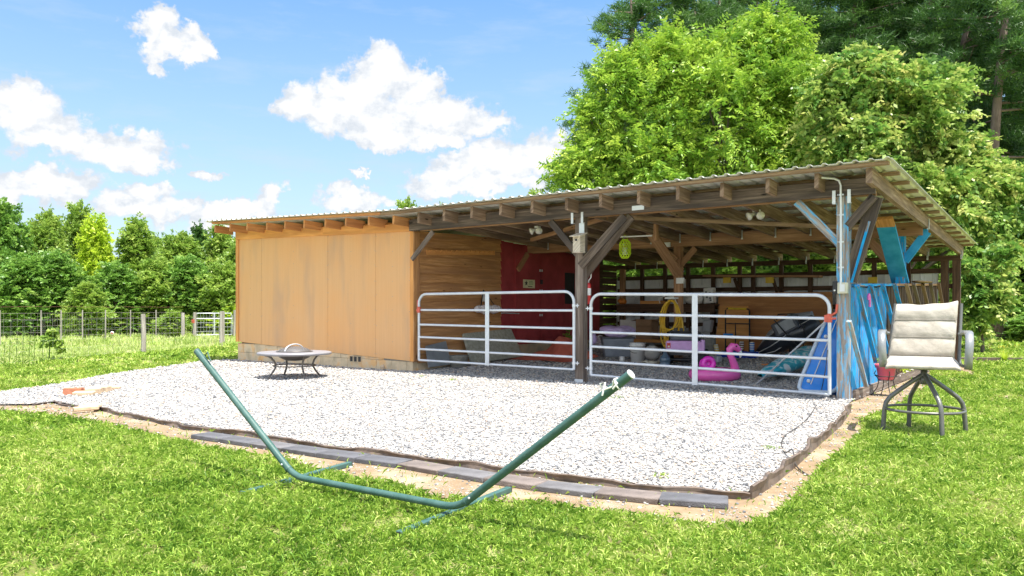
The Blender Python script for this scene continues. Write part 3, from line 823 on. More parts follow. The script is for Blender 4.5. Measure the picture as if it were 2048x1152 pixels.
    mb = MB(); mb.box(XL + .03, XC - .02, .0, .14, 0, .40); mb.build('foundation_mortar', M['concrete'], B)
    vx = at(711, 718, 'y', -.02)
    for j in range(3):
        mb = MB(); c = vx + Vector(((j - 1) * .115, 0, 0))
        mb.box(c.x - .048, c.x + .048, -.028, -.013, c.z - .062, c.z - .05); mb.box(c.x - .048, c.x + .048, -.028, -.013, c.z + .05, c.z + .062)
        mb.box(c.x - .056, c.x - .044, -.028, -.013, c.z - .062, c.z + .062); mb.box(c.x + .044, c.x + .056, -.028, -.013, c.z - .062, c.z + .062)
        v = mb.build('foundation_vent', M['block'], B)
        mb = MB(); mb.box(c.x - .044, c.x + .044, -.016, -.0135, c.z - .05, c.z + .05); mb.build('vent_opening', M['black'], v)
    # far end wall and rear wall of the closed bay
    mb = MB(); mb.prism([(XL, .1, 0), (XL, DP, 0), (XL, DP, 2.42), (XL, .1, 2.78)], (.04, 0, 0)); mb.build('end_wall', M['siding'], B)
    # partition wall seen inside: brown siding then red boards
    xw = XC
    z = .17; j = 0
    while z < 2.58:
        h = .178; top = min(z + h, 2.60); sag = .02 * math.sin(j)
        mb = MB(); y0, y1 = .10, 2.66
        mb.prism([(xw + .030, y0, z), (xw + .030, y1, z + .03 + sag), (xw - .004, y1, top + .03 + sag), (xw - .004, y0, top)], (-.02, 0, 0))
        mb.build('siding_board', M['siding'], B); z += .165; j += 1
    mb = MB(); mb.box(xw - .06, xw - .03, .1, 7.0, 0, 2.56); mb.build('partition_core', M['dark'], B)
    mb = MB(); mb.box(xw - .05, xw - .0, .12, 6.9, .0, .42)
    mb.build('partition_footing', M['block'], B)
    ya = 2.66
    for i, wy in enumerate([.42, .48, .50, .50, .52, .50, .30, .50, .45]):
        yb = min(ya + wy, 6.75); mb = MB(); z0 = .44 + (ya - 2.6) * .02
        if not (4.95 < ya < 5.5): mb.box(xw - .02, xw + .012, ya + .003, yb - .003, z0, 2.62 - .05 * (ya - 2))
        else:
            mb.box(xw - .02, xw + .012, ya + .003, yb - .003, 2.02, 2.5); mb.build('red_wall_board', M['red'], B); mb = MB(); mb.box(xw - .02, xw + .012, ya + .003, yb - .003, z0, 1.25)
        mb.build('red_wall_board', M['red'], B); ya = yb
        if ya >= 6.75: break
    mb = MB(); mb.box(xw + .013, xw + .05, 2.70, 6.7, .40, .50); mb.build('red_sill_board', M['red'], B)
    mb = MB(); mb.box(xw + .0, xw + .03, 2.63, 2.72, .42, 2.6); mb.build('red_corner_board', M['red'], B)
    d = MB(); d.box(xw + .014, xw + .035, 3.12, 4.08, .52, 2.36); door = d.build('red_door', M['red'], B)
    d = MB(); d.box(xw + .014, xw + .035, 4.10, 5.02, .52, 2.36); d.build('red_door', M['red'], B)
    for zz in (1.55, 1.0, 2.0):
        d = MB(); d.box(xw + .036, xw + .042, 4.03, 4.07, zz, zz + .05); d.box(xw + .036, xw + .042, 4.11, 4.15, zz, zz + .05); d.build('door_hasp', M['galv'], door)
    d = MB(); d.box(xw + .036, xw + .07, 4.06, 4.12, 1.72, 1.82); d.build('padlock', M['black'], door)
    # little window frame in the red wall
    wn = MB()
    for a in ((5.0, 5.08, 1.2, 2.1), (5.6, 5.68, 1.2, 2.1), (5.08, 5.6, 2.02, 2.1), (5.08, 5.6, 1.2, 1.28)): wn.box(xw + .013, xw + .04, *a)
    wf = wn.build('window', M['red'], B); wn = MB(); wn.box(xw - .01, xw - .004, 5.05, 5.62, 1.25, 2.05); wn.build('pane', M['black'], wf)
    # dark boarding between the red wall and the back wall
    z = .1
    while z < 2.2:
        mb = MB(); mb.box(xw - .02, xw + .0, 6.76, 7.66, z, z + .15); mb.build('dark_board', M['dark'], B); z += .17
    # ---- back wall
    studs = [1246, 1285, 1331, 1377, 1427, 1480, 1507, 1563, 1621, 1688, 1749, 1817]
    for i, px in enumerate(studs):
        q = at(px, 560, 'y', 7.68); mb = MB(); wd = .14 if i == 0 else .09
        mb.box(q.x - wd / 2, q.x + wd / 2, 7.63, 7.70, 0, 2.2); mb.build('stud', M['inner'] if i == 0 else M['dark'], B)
    for z0, z1 in ((1.90, 2.0), (1.58, 1.68), (1.16, 1.26), (.74, .83), (.32, .42)):
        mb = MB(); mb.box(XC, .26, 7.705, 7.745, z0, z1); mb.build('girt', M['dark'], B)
    prof = []; x = XC - .1
    while x < .0:
        for dx, dz in ((0, 0), (.08, 0), (.09, -.018), (.11, -.018), (.12, 0), (.17, 0), (.18, -.008), (.19, 0)): prof.append((x + dx, dz))
        x += .23
    n = len(prof); V = np.array([(a, 7.775 + dz, z) for z in (.05, 1.93) for a, dz in prof])
    F = np.array([(i, i + 1, n + i + 1, n + i) for i in range(n - 1)])
    o = arr_mesh('rear_cladding', V, F, M['whitemetal'], parent=B); o.modifiers.new('gauge', 'SOLIDIFY').thickness = .003
    # right rear bay strip of cladding
    # long shelf board on brackets with yellow clamps
    mb = MB(); mb.beam(at(1410, 552, 'y', 7.35), at(1642, 553, 'y', 7.35), .30, .045); sh = mb.build('wall_shelf', M['inner'], B)
    for px in (1474, 1550):
        q = at(px, 556, 'y', 7.35); mb = MB(); mb.beam((q.x, 7.2, q.z - .03), (q.x, 7.63, q.z - .45), .05, .06, up=(1, 0, 0)); mb.build('shelf_bracket', M['dark'], sh)
    for px in (1455, 1540, 1746):
        q = at(px, 560, 'y', 7.2); mb = MB(); mb.box(q.x - .085, q.x + .085, 7.14, 7.2, q.z - .07, q.z + .06); mb.build('yellow_block', M['gold'], B)
    # conduit and switch box on the right post
    zc = lambda py: at(1684, py, 'y', -.1).z
    xcn = at(1684, 500, 'y', -.09).x
    pts = [(xcn, -.09, zc(565)), (xcn, -.09, zc(392))]
    top = arc((xcn, -.16, zc(392)), .07, 0, math.pi / 2, 5, (0, 1, 0), (0, 0, 1))[0:0]
    pts = [(xcn, -.15, zc(575)), (xcn, -.15, zc(372)), (xcn - .02, -.16, zc(362)), (xcn - .07, -.20, zc(358)), (xcn - .22, -.30, zc(356))]
    mb = MB(); mb.tube(pts, .014, 10); cn = mb.build('conduit', M['galv'], B)
    for py in (390, 430, 484, 535):
        mb = MB(); mb.box(xcn - .045, xcn + .03, -.137, -.125, zc(py) - .01, zc(py) + .01); mb.box(xcn - .04, xcn - .03, -.137, -.07, zc(py) - .01, zc(py) + .01); mb.build('pipe_strap', M['galv'], cn)
    q = at(1686, 576, 'y', -.12); mb = MB(); mb.box(q.x - .06, q.x + .055, -.16, -.075, q.z - .07, q.z + .07); bx = mb.build('outlet_box', M['socket'], B); bevel(bx, .008)
    mb = MB(); mb.box(q.x - .03, q.x + .03, -.166, -.1605, q.z - .045, q.z + .045); mb.build('outlet_cover', M['whitemetal'], bx)
    mb = MB(); mb.box(q.x - .12, q.x - .065, -.15, -.085, q.z - .07, q.z + .085); bk = mb.build('switch_box', M['black'], B); bevel(bk, .008)
    mb = MB(); mb.lathe([(.0, 0), (.012, 0), (.012, .012), (0, .014)], (q.x - .092, -.15, q.z - .03), 10, Matrix.Rotation(R(90), 3, 'X')); mb.build('knob', M['white'], bk)
    # small junction box on inner post
    q = at(1355, 562, 'y', 3.6); mb = MB(); mb.box(q.x - .02, q.x + .13, 3.58, 3.635, q.z - .05, q.z + .06); mb.build('outlet_box', M['white'], B)
    q = at(1330, 489, 'y', 3.55); mb = MB(); mb.box(q.x - .04, q.x + .10, 3.55, 3.594, q.z - .05, q.z + .04); mb.build('junction_box', M['white'], B)
    # soffit sheet above the closed bay
    mb = MB(); mb.prism([(XC - .3, .06, 2.78), (XL, .06, 2.78 + .15), (XL, .09, 2.78 + .15), (XC - .3, .09, 2.78)], (0, 0, -.3)); mb.build('gable_board', M['stain'], B)


barn()
# ------------------------------------------------------------------ blue slatted side partition
def side_partition():
    t = thing('slatted_partition', 'chipped blue slatted wooden partition along the right side of the open barn', 'partition', (.1, .1, 0))
    X = .05
    zt0 = 1.47
    def zt(y): return zt0 + .025 * y
    mb = MB(); mb.beam((.09, .09, zt(0)), (.09, 2.6, zt(2.6)), .10, .035); mb.build('top_rail', M['blue'], t)
    mb = MB(); mb.beam((.09, 2.605, zt(2.6)), (.09, 7.0, zt(7.0)), .10, .035); mb.build('top_rail', M['inner'], t)
    mb = MB(); mb.beam((.10, .09, .075), (.10, 7.0, .075), .045, .12); mb.build('base_board', M['post'], t)
    mb = MB(); mb.beam((.035, .09, .95), (.035, 6.9, .98), .035, .10); mb.build('inner_rail', M['blue'], t)
    cols = [(1702, 1716, 'blue'), (1718.5, 1735, 'blue'), (1737, 1753, 'blue'), (1756, 1771, 'blue')]
    for a, b, m in cols:
        y0, y1 = at(a, 680, 'x', X + .02).y, at(b, 680, 'x', X + .02).y
        mb = MB(); mb.beam((X + .02, (y0 + y1) / 2, .03), (X + .02, (y0 + y1) / 2, zt(y0) - .03), y1 - y0, .022, up=(0, 1, 0), roll=math.pi / 2)
        mb.build('plank', M[m], t)
    y = at(1774, 680, 'x', .07).y
    while y < 6.8:
        mb = MB(); mb.beam((X + .02, y + .10, .05), (X + .02, y + .10, zt(y) - .03), .17, .022, up=(0, 1, 0), roll=math.pi / 2)
        mb.build('plank', M['dark'], t); y += .215
    sl = [((1698, 642), (1732, 772), 'bluewear'), ((1714, 571), (1752, 724), 'blue'), ((1741, 571), (1776, 706), 'blue'), ((1765, 570), (1797, 690), 'blue'), ((1789, 568), (1817, 680), 'blue'),
          ((1813, 568), (1838, 672), 'tail'), ((1827, 568), (1853, 668), 'post'), ((1845, 567), (1868, 664), 'tail'), ((1861, 567), (1880, 660), 'post'), ((1877, 566), (1894, 656), 'tail')]
    for a, b, m in sl:
        p, q = at(*a, 'x', .165), at(*b, 'x', .165)
        mb = MB(); mb.beam(p, q, .035, .055, up=(1, 0, 0))
        mb.build('leaning_slat', M[m], t)
    return t


side_partition()


def gate(name, label, xl, xr, zL, zR, ztL, ztR, xb, hinge_right):
    y = -.125; t = thing(name, label, 'gate', ((xl + xr) / 2, y, 0), group='steel gates across the barn front')
    r = .0215; rad = .17
    def zz(x, l, rr): return l + (rr - l) * (x - xl) / (xr - xl)
    # outer frame: one bent tube
    pts = [Vector((xl, y, zL[-1]))]
    pts += [Vector((xl + rad - rad * math.cos(a), y, ztL - rad + rad * math.sin(a))) for a in np.linspace(0, math.pi / 2, 7)]
    pts += [Vector((xr - rad + rad * math.sin(a), y, ztR - rad + rad * math.cos(a))) for a in np.linspace(0, math.pi / 2, 7)]
    pts += [Vector((xr, y, zR[-1] - .0))]
    mb = MB(); mb.tube(pts, r + .002, 12); mb.build('gate_frame', M['gate'], t)
    for l, rr in zip(zL, zR):
        mb = MB(); mb.tube([(xl, y, l), (xr, y, rr)], r - .002, 12, caps=False); mb.build('rail', M['gate'], t)
    zb0, zb1 = zz(xb, zL[-1], zR[-1]) - .02, zz(xb, ztL, ztR)
    mb = MB()
    mb.box(xb - .042, xb + .042, y - .026, y - .022, zb0, zb1); mb.box(xb - .042, xb - .038, y - .022, y + .02, zb0, zb1)
    mb.build('centre_brace', M['gate'], t)
    hx, sg = (xr, 1) if hinge_right else (xl, -1)
    zs = zR if hinge_right else zL
    for z in ((ztR if hinge_right else ztL) - .22, zs[-1] + .10):
        mb = MB(); mb.tube([(hx, y, z - .02), (hx, y, z + .02)], r + .009, 12); mb.tube([(hx, y, z), (hx + sg * .09, y + .0, z)], .010, 8)
        mb.tube([(hx + sg * .06, y, z - .03), (hx + sg * .06, y, z + .03)], .009, 8); mb.build('hinge', M['galv'], t)
    lx = xl if hinge_right else xr; zl_ = (zL if hinge_right else zR)[0]
    mb = MB(); mb.tube([(lx, y, zl_ - .05), (lx, y, zl_ + .06)], r + .012, 12); mb.box(lx - .055 if not hinge_right else lx - .02, lx + .02 if not hinge_right else lx + .055, y - .04, y - .026, zl_ - .045, zl_ + .045)
    sg = -sg
    mb.tube([(lx, y + .02, zl_ + .03), (lx + sg * .07, y + .04, zl_ + .08), (lx + sg * .08, y + .05, zl_ + .18)], .016, 8)
    mb.tube([(lx + sg * .0, y - .03, zl_), (lx + sg * .075, y + .02, zl_ - .0)], .014, 8)
    mb.build('latch', M['latch'], t)
    return t


def Zs(px, ys): return [at(px, y, 'y', -.125).z for y in ys]


xa, xb_ = at(838, 650, 'y', -.125).x, at(1148, 650, 'y', -.125).x
gate('farm_gate', 'silver tubular steel gate left of the centre post, in front of the red wall', xa, xb_, Zs(838, (620, 649, 674, 698, 720)), Zs(1148, (621, 657, 686.5, 714, 739)),
     Zs(860, (588,))[0], Zs(1130, (583,))[0], at(976, 650, 'y', -.125).x, True)
xa, xb_ = at(1182, 650, 'y', -.125).x, at(1659, 650, 'y', -.125).x
gate('farm_gate', 'silver tubular steel gate right of the centre post, in front of the stored pool toys', xa, xb_, Zs(1182, (627, 664, 693, 722, 750)), Zs(1659, (637, 681, 717.5, 754, 789)),
     Zs(1200, (588,))[0], Zs(1640, (590,))[0], at(1391, 650, 'y', -.125).x, False)

# ------------------------------------------------------------------ things hung on the barn
def birdhouse():
    q = at(1157, 484, 'y', -.19); t = thing('birdhouse', 'pale weathered wooden birdhouse hung on the centre post', 'birdhouse', (q.x, -.09, q.z - .14))
    x, z = q.x, q.z; w = .065
    mb = MB(); mb.prism([(x - w, -.25, z - .15), (x - w, -.10, z - .15), (x - w, -.10, z + .13), (x - w, -.25, z + .09)], (2 * w, 0, 0)); b = mb.build('box', M['bird'], t)
    mb = MB(); mb.beam((x, -.30, z + .082), (x, -.085, z + .14), .19, .016, up=(0, 0, 1)); mb.build('roof', M['bird'], t)
    mb = MB(); mb.lathe([(0, 0), (.019, 0), (.019, .003)], (x - .005, -.251, z + .03), 16, Matrix.Rotation(R(90), 3, 'X')); mb.build('entrance_hole', M['black'], b)
    mb = MB(); mb.box(x - w - .004, x + w + .004, -.256, -.098, z - .165, z - .151); mb.build('floor_board', M['bird'], t)
    mb = MB(); mb.box(x - .05, x + .04, -.092, -.078, z + .13, z + .30); mb.build('mounting_plate', M['galv'], t)


birdhouse()


def lantern():
    q = at(1250, 498, 'y', 1.5); t = thing('lantern', 'lime green woven lantern hanging under the barn roof', 'lantern', (q.x, q.y, q.z - .17))
    c = q; H_ = .155
    def rad(z): 
        a = abs(z) / H_; return .095 * (1 - max(0, a - .55) ** 2 * 2.3)
    mb = MB(); n = 12
    for s in (1, -1):
        for k in range(n):
            mb.tube([(c.x + rad(z) * math.cos(k * 6.283 / n + s * (z / H_) * 1.1), c.y + rad(z) * math.sin(k * 6.283 / n + s * (z / H_) * 1.1), c.z + z) for z in np.linspace(-H_, H_, 9)], .0058, 5)
    for z in (-H_, H_): mb.tube(arc((c.x, c.y, c.z + z), rad(z), 0, 6.283, 16, (1, 0, 0), (0, 1, 0))[:-1], .009, 6, closed=True)
    mb.build('woven_shade', M['lime'], t)
    mb = MB(); mb.lathe([(.0, -.10), (.045, -.10), (.045, .03), (0, .03)], c, 12); mb.build('candle_cup', M['white'], t)
    mb = MB(); mb.tube([(c.x - .05, c.y, c.z + H_), (c.x - .035, c.y, c.z + H_ + .06), (c.x, c.y, c.z + H_ + .085), (c.x + .035, c.y, c.z + H_ + .06), (c.x + .05, c.y, c.z + H_)], .004, 5); mb.build('hanger', M['lime'], t)


lantern()


def flood(px, py, y, label):
    q = at(px, py, 'y', y); t = thing('floodlight', label, 'floodlight', (q.x, q.y, q.z), group='twin floodlights under the roof')
    mb = MB(); mb.lathe([(0, .0), (.06, .0), (.06, .03), (0, .035)], (q.x, q.y, q.z + .03), 16); mb.build('base', M['white'], t)
    for s in (-1, 1):
        Mx = Matrix.Rotation(R(35 * s), 3, 'Z') @ Matrix.Rotation(R(115), 3, 'X')
        mb = MB(); mb.lathe([(0, 0), (.022, .0), (.026, .05), (.06, .10), (.062, .115), (0, .13)], (q.x + s * .03, q.y, q.z + .01), 16, Mx); mb.build('lamp_head', M['bulb'], t)
    for k in range(1):
        mb = MB(); mb.tube([(q.x, q.y, q.z + .06), (q.x, q.y, rafz(q.y) + .05)], .015, 8); mb.build('stem', M['white'], t)


flood(1075, 459, 1.0, 'white twin floodlight under the rafters left of the birdhouse')
flood(1513, 428, 1.0, 'white twin floodlight under the rafters above the right gate')


def small_hung():
    # wooden peg rack on the siding
    t = thing('peg_rack', 'unpainted wooden peg rack on the brown siding inside the barn', 'rack', (XC + .03, 1.3, 2.12))
    a, b = at(853, 505, 'x', XC + .03), at(989, 506, 'x', XC + .03)
    mb = MB(); mb.beam(a, b, .022, .09); mb.build('board', M['stain'], t)
    for i in range(14):
        p = a.lerp(b, (i + .5) / 14) + Vector((.01, 0, .01)); mb = MB(); mb.tube([p, p + Vector((.06, -.015, .03))], .009, 7); mb.build('peg', M['stain'], t)
    # patterned sachet bag hanging on the siding
    q = at(975, 618, 'x', XC + .12); t = thing('hanging_bag', 'crumpled pale patterned cloth bag hanging by a black strap from the siding', 'bag', (q.x, q.y, q.z - .05))
    mb = MB()
    for k, (dy, s) in enumerate(((-.30, .11), (-.14, .14), (.04, .12), (.22, .14), (.36, .10))):
        mb.ball(q + Vector((0, dy, -.01 * (k % 2))), s, 14, 8, .12, k + 3, (.55, 1.1, .62))
    mb.build('bag_body', M['bag'], t)
    mb = MB(); mb.tube([at(967, 580, 'x', XC + .05), at(962, 612, 'x', XC + .12)], .012, 6); mb.tube([at(967, 580, 'x', XC + .05), at(990, 612, 'x', XC + .12)], .008, 6); mb.build('strap', M['black'], t)
    mb = MB(); p = at(966, 596, 'x', XC + .06); mb.box(p.x, p.x + .005, p.y - .04, p.y + .06, p.z - .07, p.z + .07); mb.build('paper_tag', M['white'], t)
    mb = MB(); mb.tube([at(1003, 626, 'x', XC + .16), at(1038, 627, 'x', XC + .10)], .012, 8); mb.build('rod', M['galv'], t)
    # sign on the red wall
    q = at(1058, 567.5, 'x', XC + .04); t = thing('door_sign', 'cream sign with a dark star on the red barn door', 'sign', (q.x, q.y, q.z - .09))
    mb = MB(); mb.box(XC + .036, XC + .046, q.y - .22, q.y + .22, q.z - .095, q.z + .09); sgn = mb.build('sign_board', plain('cream_sign_paint', (.72, .68, .42), .6, 0, .05), t)
    st = []
    for i in range(10):
        a = math.pi / 2 + i * math.pi / 5; r = .065 if i % 2 == 0 else .027; st.append((XC + .0465, q.y - .115 + r * math.cos(a) * 1.0, q.z + .01 + r * math.sin(a)))
    mb = MB(); mb.prism(st, (.002, 0, 0)); mb.build('star', M['black'], t)
    g = plain('sage_lettering', (.30, .40, .18), .6)
    for r_, (z, w_) in enumerate(((.05, .09), (.02, .11), (-.01, .08))):
        mb = MB(); y = q.y - .0
        while y < q.y + w_ + .04:
            l = RND.uniform(.02, .045); mb.box(XC + .0465, XC + .0485, y, y + l, q.z + z - .008, q.z + z + .010); y += l + .012
        mb.build('lettering', g, t)
    mb = MB(); mb.box(XC + .0465, XC + .0485, q.y - .05, q.y + .12, q.z - .065, q.z - .05); mb.build('bar', M['black'], t)
    # fire extinguisher on the centre post's rear bracket
    q = at(1177, 583, 'y', .12); t = thing('fire_extinguisher', 'red fire extinguisher with a white label behind the centre post', 'fire extinguisher', (q.x, q.y, q.z - .22))
    mb = MB(); mb.lathe([(0, -.2), (.035, -.2), (.04, -.19), (.04, .09), (.028, .125), (.012, .14), (0, .14)], q, 18); mb.build('cylinder', M['extred'], t)
    mb = MB(); mb.lathe([(.0412, -.06), (.0412, .05)], q, 18); mb.build('paper_label', M['white'], t)
    mb = MB(); mb.tube([q + Vector((0, 0, .14)), q + Vector((.0, 0, .17)), q + Vector((.045, 0, .22)), q + Vector((.045, 0, .36)), q + Vector((.03, 0, .38))], .009, 8); mb.build('hose', M['white'], t)
    # pink handle hung on the blue partition
    q = at(1738, 600, 'x', .15); t = MB()
    pts = [q + Vector((0, .04, -.09)), q + Vector((0, .04, .03))] + [q + Vector((0, .04 * math.cos(a), .03 + .045 * math.sin(a))) for a in np.linspace(.3, 2.8, 6)] + [q + Vector((0, -.04, .0))]
    t.tube(pts, .016, 8); tag(t.build('hook_handle', M['pink']), 'bright pink curved plastic handle hooked on the blue slatted partition', 'handle')
    # round board leaning on the top rail
    q = at(1838, 564, 'x', .12); t = MB(); t.lathe([(0, 0), (.42, 0), (.43, .01), (.42, .022), (0, .022)], (q.x + .05, q.y, q.z - .01), 24, None, True, .35, 1)
    tag(t.build('wood_slice', M['purlin']), 'flat pale wooden slab resting on the partition rail behind the chair', 'wood slab')


small_hung()

# ------------------------------------------------------------------ fire table
def fire_table():
    c = G(589, 758); t = thing('fire_table', 'round grey metal fire pit table with domed screen on the gravel', 'table', (c.x, c.y, .02))
    zt = .455; Rr = .60
    mb = MB(); mb.lathe([(.27, zt), (Rr - .03, zt), (Rr, zt - .008), (Rr + .004, zt - .025), (Rr - .01, zt - .045), (Rr - .05, zt - .048), (.27, zt - .04), (.27, zt)], (c.x, c.y, 0), 64); mb.build('table_top', M['tabletop'], t)
    mb = MB(); mb.lathe([(.275, zt + .004), (.30, zt + .006), (.29, zt + .012), (.265, zt + .006)], (c.x, c.y, 0), 48)
    mb.lathe([(.29, zt - .03), (.25, zt - .09), (.15, zt - .14), (0, zt - .155)], (c.x, c.y, 0), 40); mb.build('fire_bowl', M['bronze'], t)
    mb = MB(); mb.lathe([(.262, zt + .012), (.25, zt + .03), (.18, zt + .065), (.08, zt + .088), (0, zt + .092)], (c.x, c.y, 0), 40); sc = mb.build('spark_screen', M['screen'], t)
    mb = MB(); mb.tube(arc((c.x, c.y, zt + .012), .262, 0, 6.283, 40, (1, 0, 0), (0, 1, 0))[:-1], .007, 6, closed=True); mb.build('screen_rim', M['bronze'], sc)
    v = Vector((math.cos(YAW + 1.2), math.sin(YAW + 1.2), 0))
    mb = MB(); mb.tube([Vector((c.x, c.y, zt)) + v * .25 * math.cos(a) + Vector((0, 0, .01 + .115 * math.sin(a))) for a in np.linspace(0.05, math.pi - .05, 14)], .011, 8); mb.build('screen_handle', M['galv'], sc)
    for k in range(4):
        a = YAW + R(38) + k * math.pi / 2; d = Vector((math.cos(a), math.sin(a), 0)); cc = Vector((c.x, c.y, 0))
        prof = [(.50, zt - .05), (.46, zt - .055), (.40, zt - .085), (.345, zt - .15), (.325, zt - .21), (.33, zt - .26), (.37, .13), (.42, .07), (.45, .035), (.455, .018)]
        mb = MB(); mb.tube([cc + d * r + Vector((0, 0, z)) for r, z in prof], [.012, .015, .017, .017, .017, .017, .017, .016, .016, .018], 8); mb.build('leg', M['bronze'], t)
    mb = MB(); mb.tube(arc((c.x, c.y, .225), .345, 0, 6.283, 48, (1, 0, 0), (0, 1, 0))[:-1], .0095, 8, closed=True); mb.build('ring_stretcher', M['bronze'], t)


fire_table()

# ------------------------------------------------------------------ hammock stand
def hammock():
    jl, jr = G(589, 953, .085), G(916, 1016, .075)
    tl, tr = at(394, 703, 'y', jl.y - .02), at(1261, 749, 'y', jr.y + .02)
    t = thing('hammock_stand', 'dark green tubular steel hammock stand without its hammock on the lawn', 'hammock stand', ((jl.x + jr.x) / 2, (jl.y + jr.y) / 2, 0))
    r = .0205
    dl, dr = (tl - jl).normalized(), (tr - jr).normalized(); h = (jr - jl).normalized()
    def bend(j, d1, d2): return [j + d1 * (.09 * (1 - s)) * 1.0 + d2 * .09 * s if False else (j + d1 * .10) * (1 - s) ** 2 + j * 2 * s * (1 - s) + (j + d2 * .10) * s ** 2 for s in np.linspace(0, 1, 7)]
    mb = MB(); mb.tube(bend(jl, dl, h) + bend(jr, -h, dr), r, 16); mb.build('base_tube', M['green'], t)
    for j, d, tip, nm in ((jl, dl, tl, 'a'), (jr, dr, tr, 'b')):
        mb = MB(); mb.tube([j + d * .07, tip], r - .0025 if False else r + .002, 16); arm = mb.build('arm', M['green'], t)
        mb = MB(); mb.tube([tip + d * .0005, tip + d * .006], r + .003, 16); mb.build('end_cap', M['white'] if nm == 'b' else M['lidplastic'], arm)
        mb = MB(); mb.tube([j + d * .065, j + d * .08], r + .004, 16); mb.build('joint_collar', M['green'], arm)
        mb = MB(); mb.lathe([(0, 0), (.007, 0), (.006, .006), (0, .007)], j + d * .12 + Vector((0, -r - .002, 0)), 8, Matrix.Rotation(R(90), 3, 'X')); mb.build('bolt', M['galv'], arm)
    for j, a, b in ((jl, G(484, 992), G(700, 934)), (jr, G(797, 1074), G(1018, 986))):
        a.z = .012; b.z = .024
        mb = MB(); mb.beam(a, b, .042, .034); c = mb.build('cross_foot', M['green'], t); bevel(c, .004)
        d = (b - a).normalized()
        for p, s in ((a, -1), (b, 1)):
            mb = MB(); mb.beam(p + d * s * .001, p + d * s * .008, .038, .03); mb.build('foot_plug', M['black'], c)
    # hook and eye on the left tip
    mb = MB(); p = tl - dl * .10 + Vector((.02, 0, .03)); mb.tube([p, p + Vector((.03, 0, .03)), p + Vector((.05, 0, -.01)), p - dl * .06 + Vector((.02, 0, .0))], .005, 6); mb.build('eye_bolt', M['green'], t)
    # rope tied round the right tip
    q = tr - dr * .10; s1 = dr.cross(Vector((0, 1, 0))).normalized(); s2 = Vector((0, 1, 0)); mb = MB()
    mb.tube([q + (s1 * math.cos(a) + s2 * math.sin(a)) * (r + .006) + dr * a * .004 for a in np.linspace(0, 7.5, 20)], .0042, 6)
    p0 = q + Vector((-.0, -r - .008, .0))
    mb.tube([p0, p0 + Vector((-.05, -.01, -.02)), p0 + Vector((-.06, -.012, .012)), p0 + Vector((-.035, -.01, .02)), p0 + Vector((-.05, -.01, -.045))], .005, 6)
    mb.tube([p0, p0 + Vector((.015, -.01, .035)), p0 + Vector((.03, -.008, .02)), p0 + Vector((.005, -.006, -.01))], .005, 6)
    tag(mb.build('rope', M['rope']), 'short white rope knotted round the raised right end of the hammock stand', 'rope')


hammock()

# ------------------------------------------------------------------ swivel bar chair
M['seam'] = plain('dark_seam_piping', (.22, .20, .17), .9)  # piping in a darker tone than the sling fabric


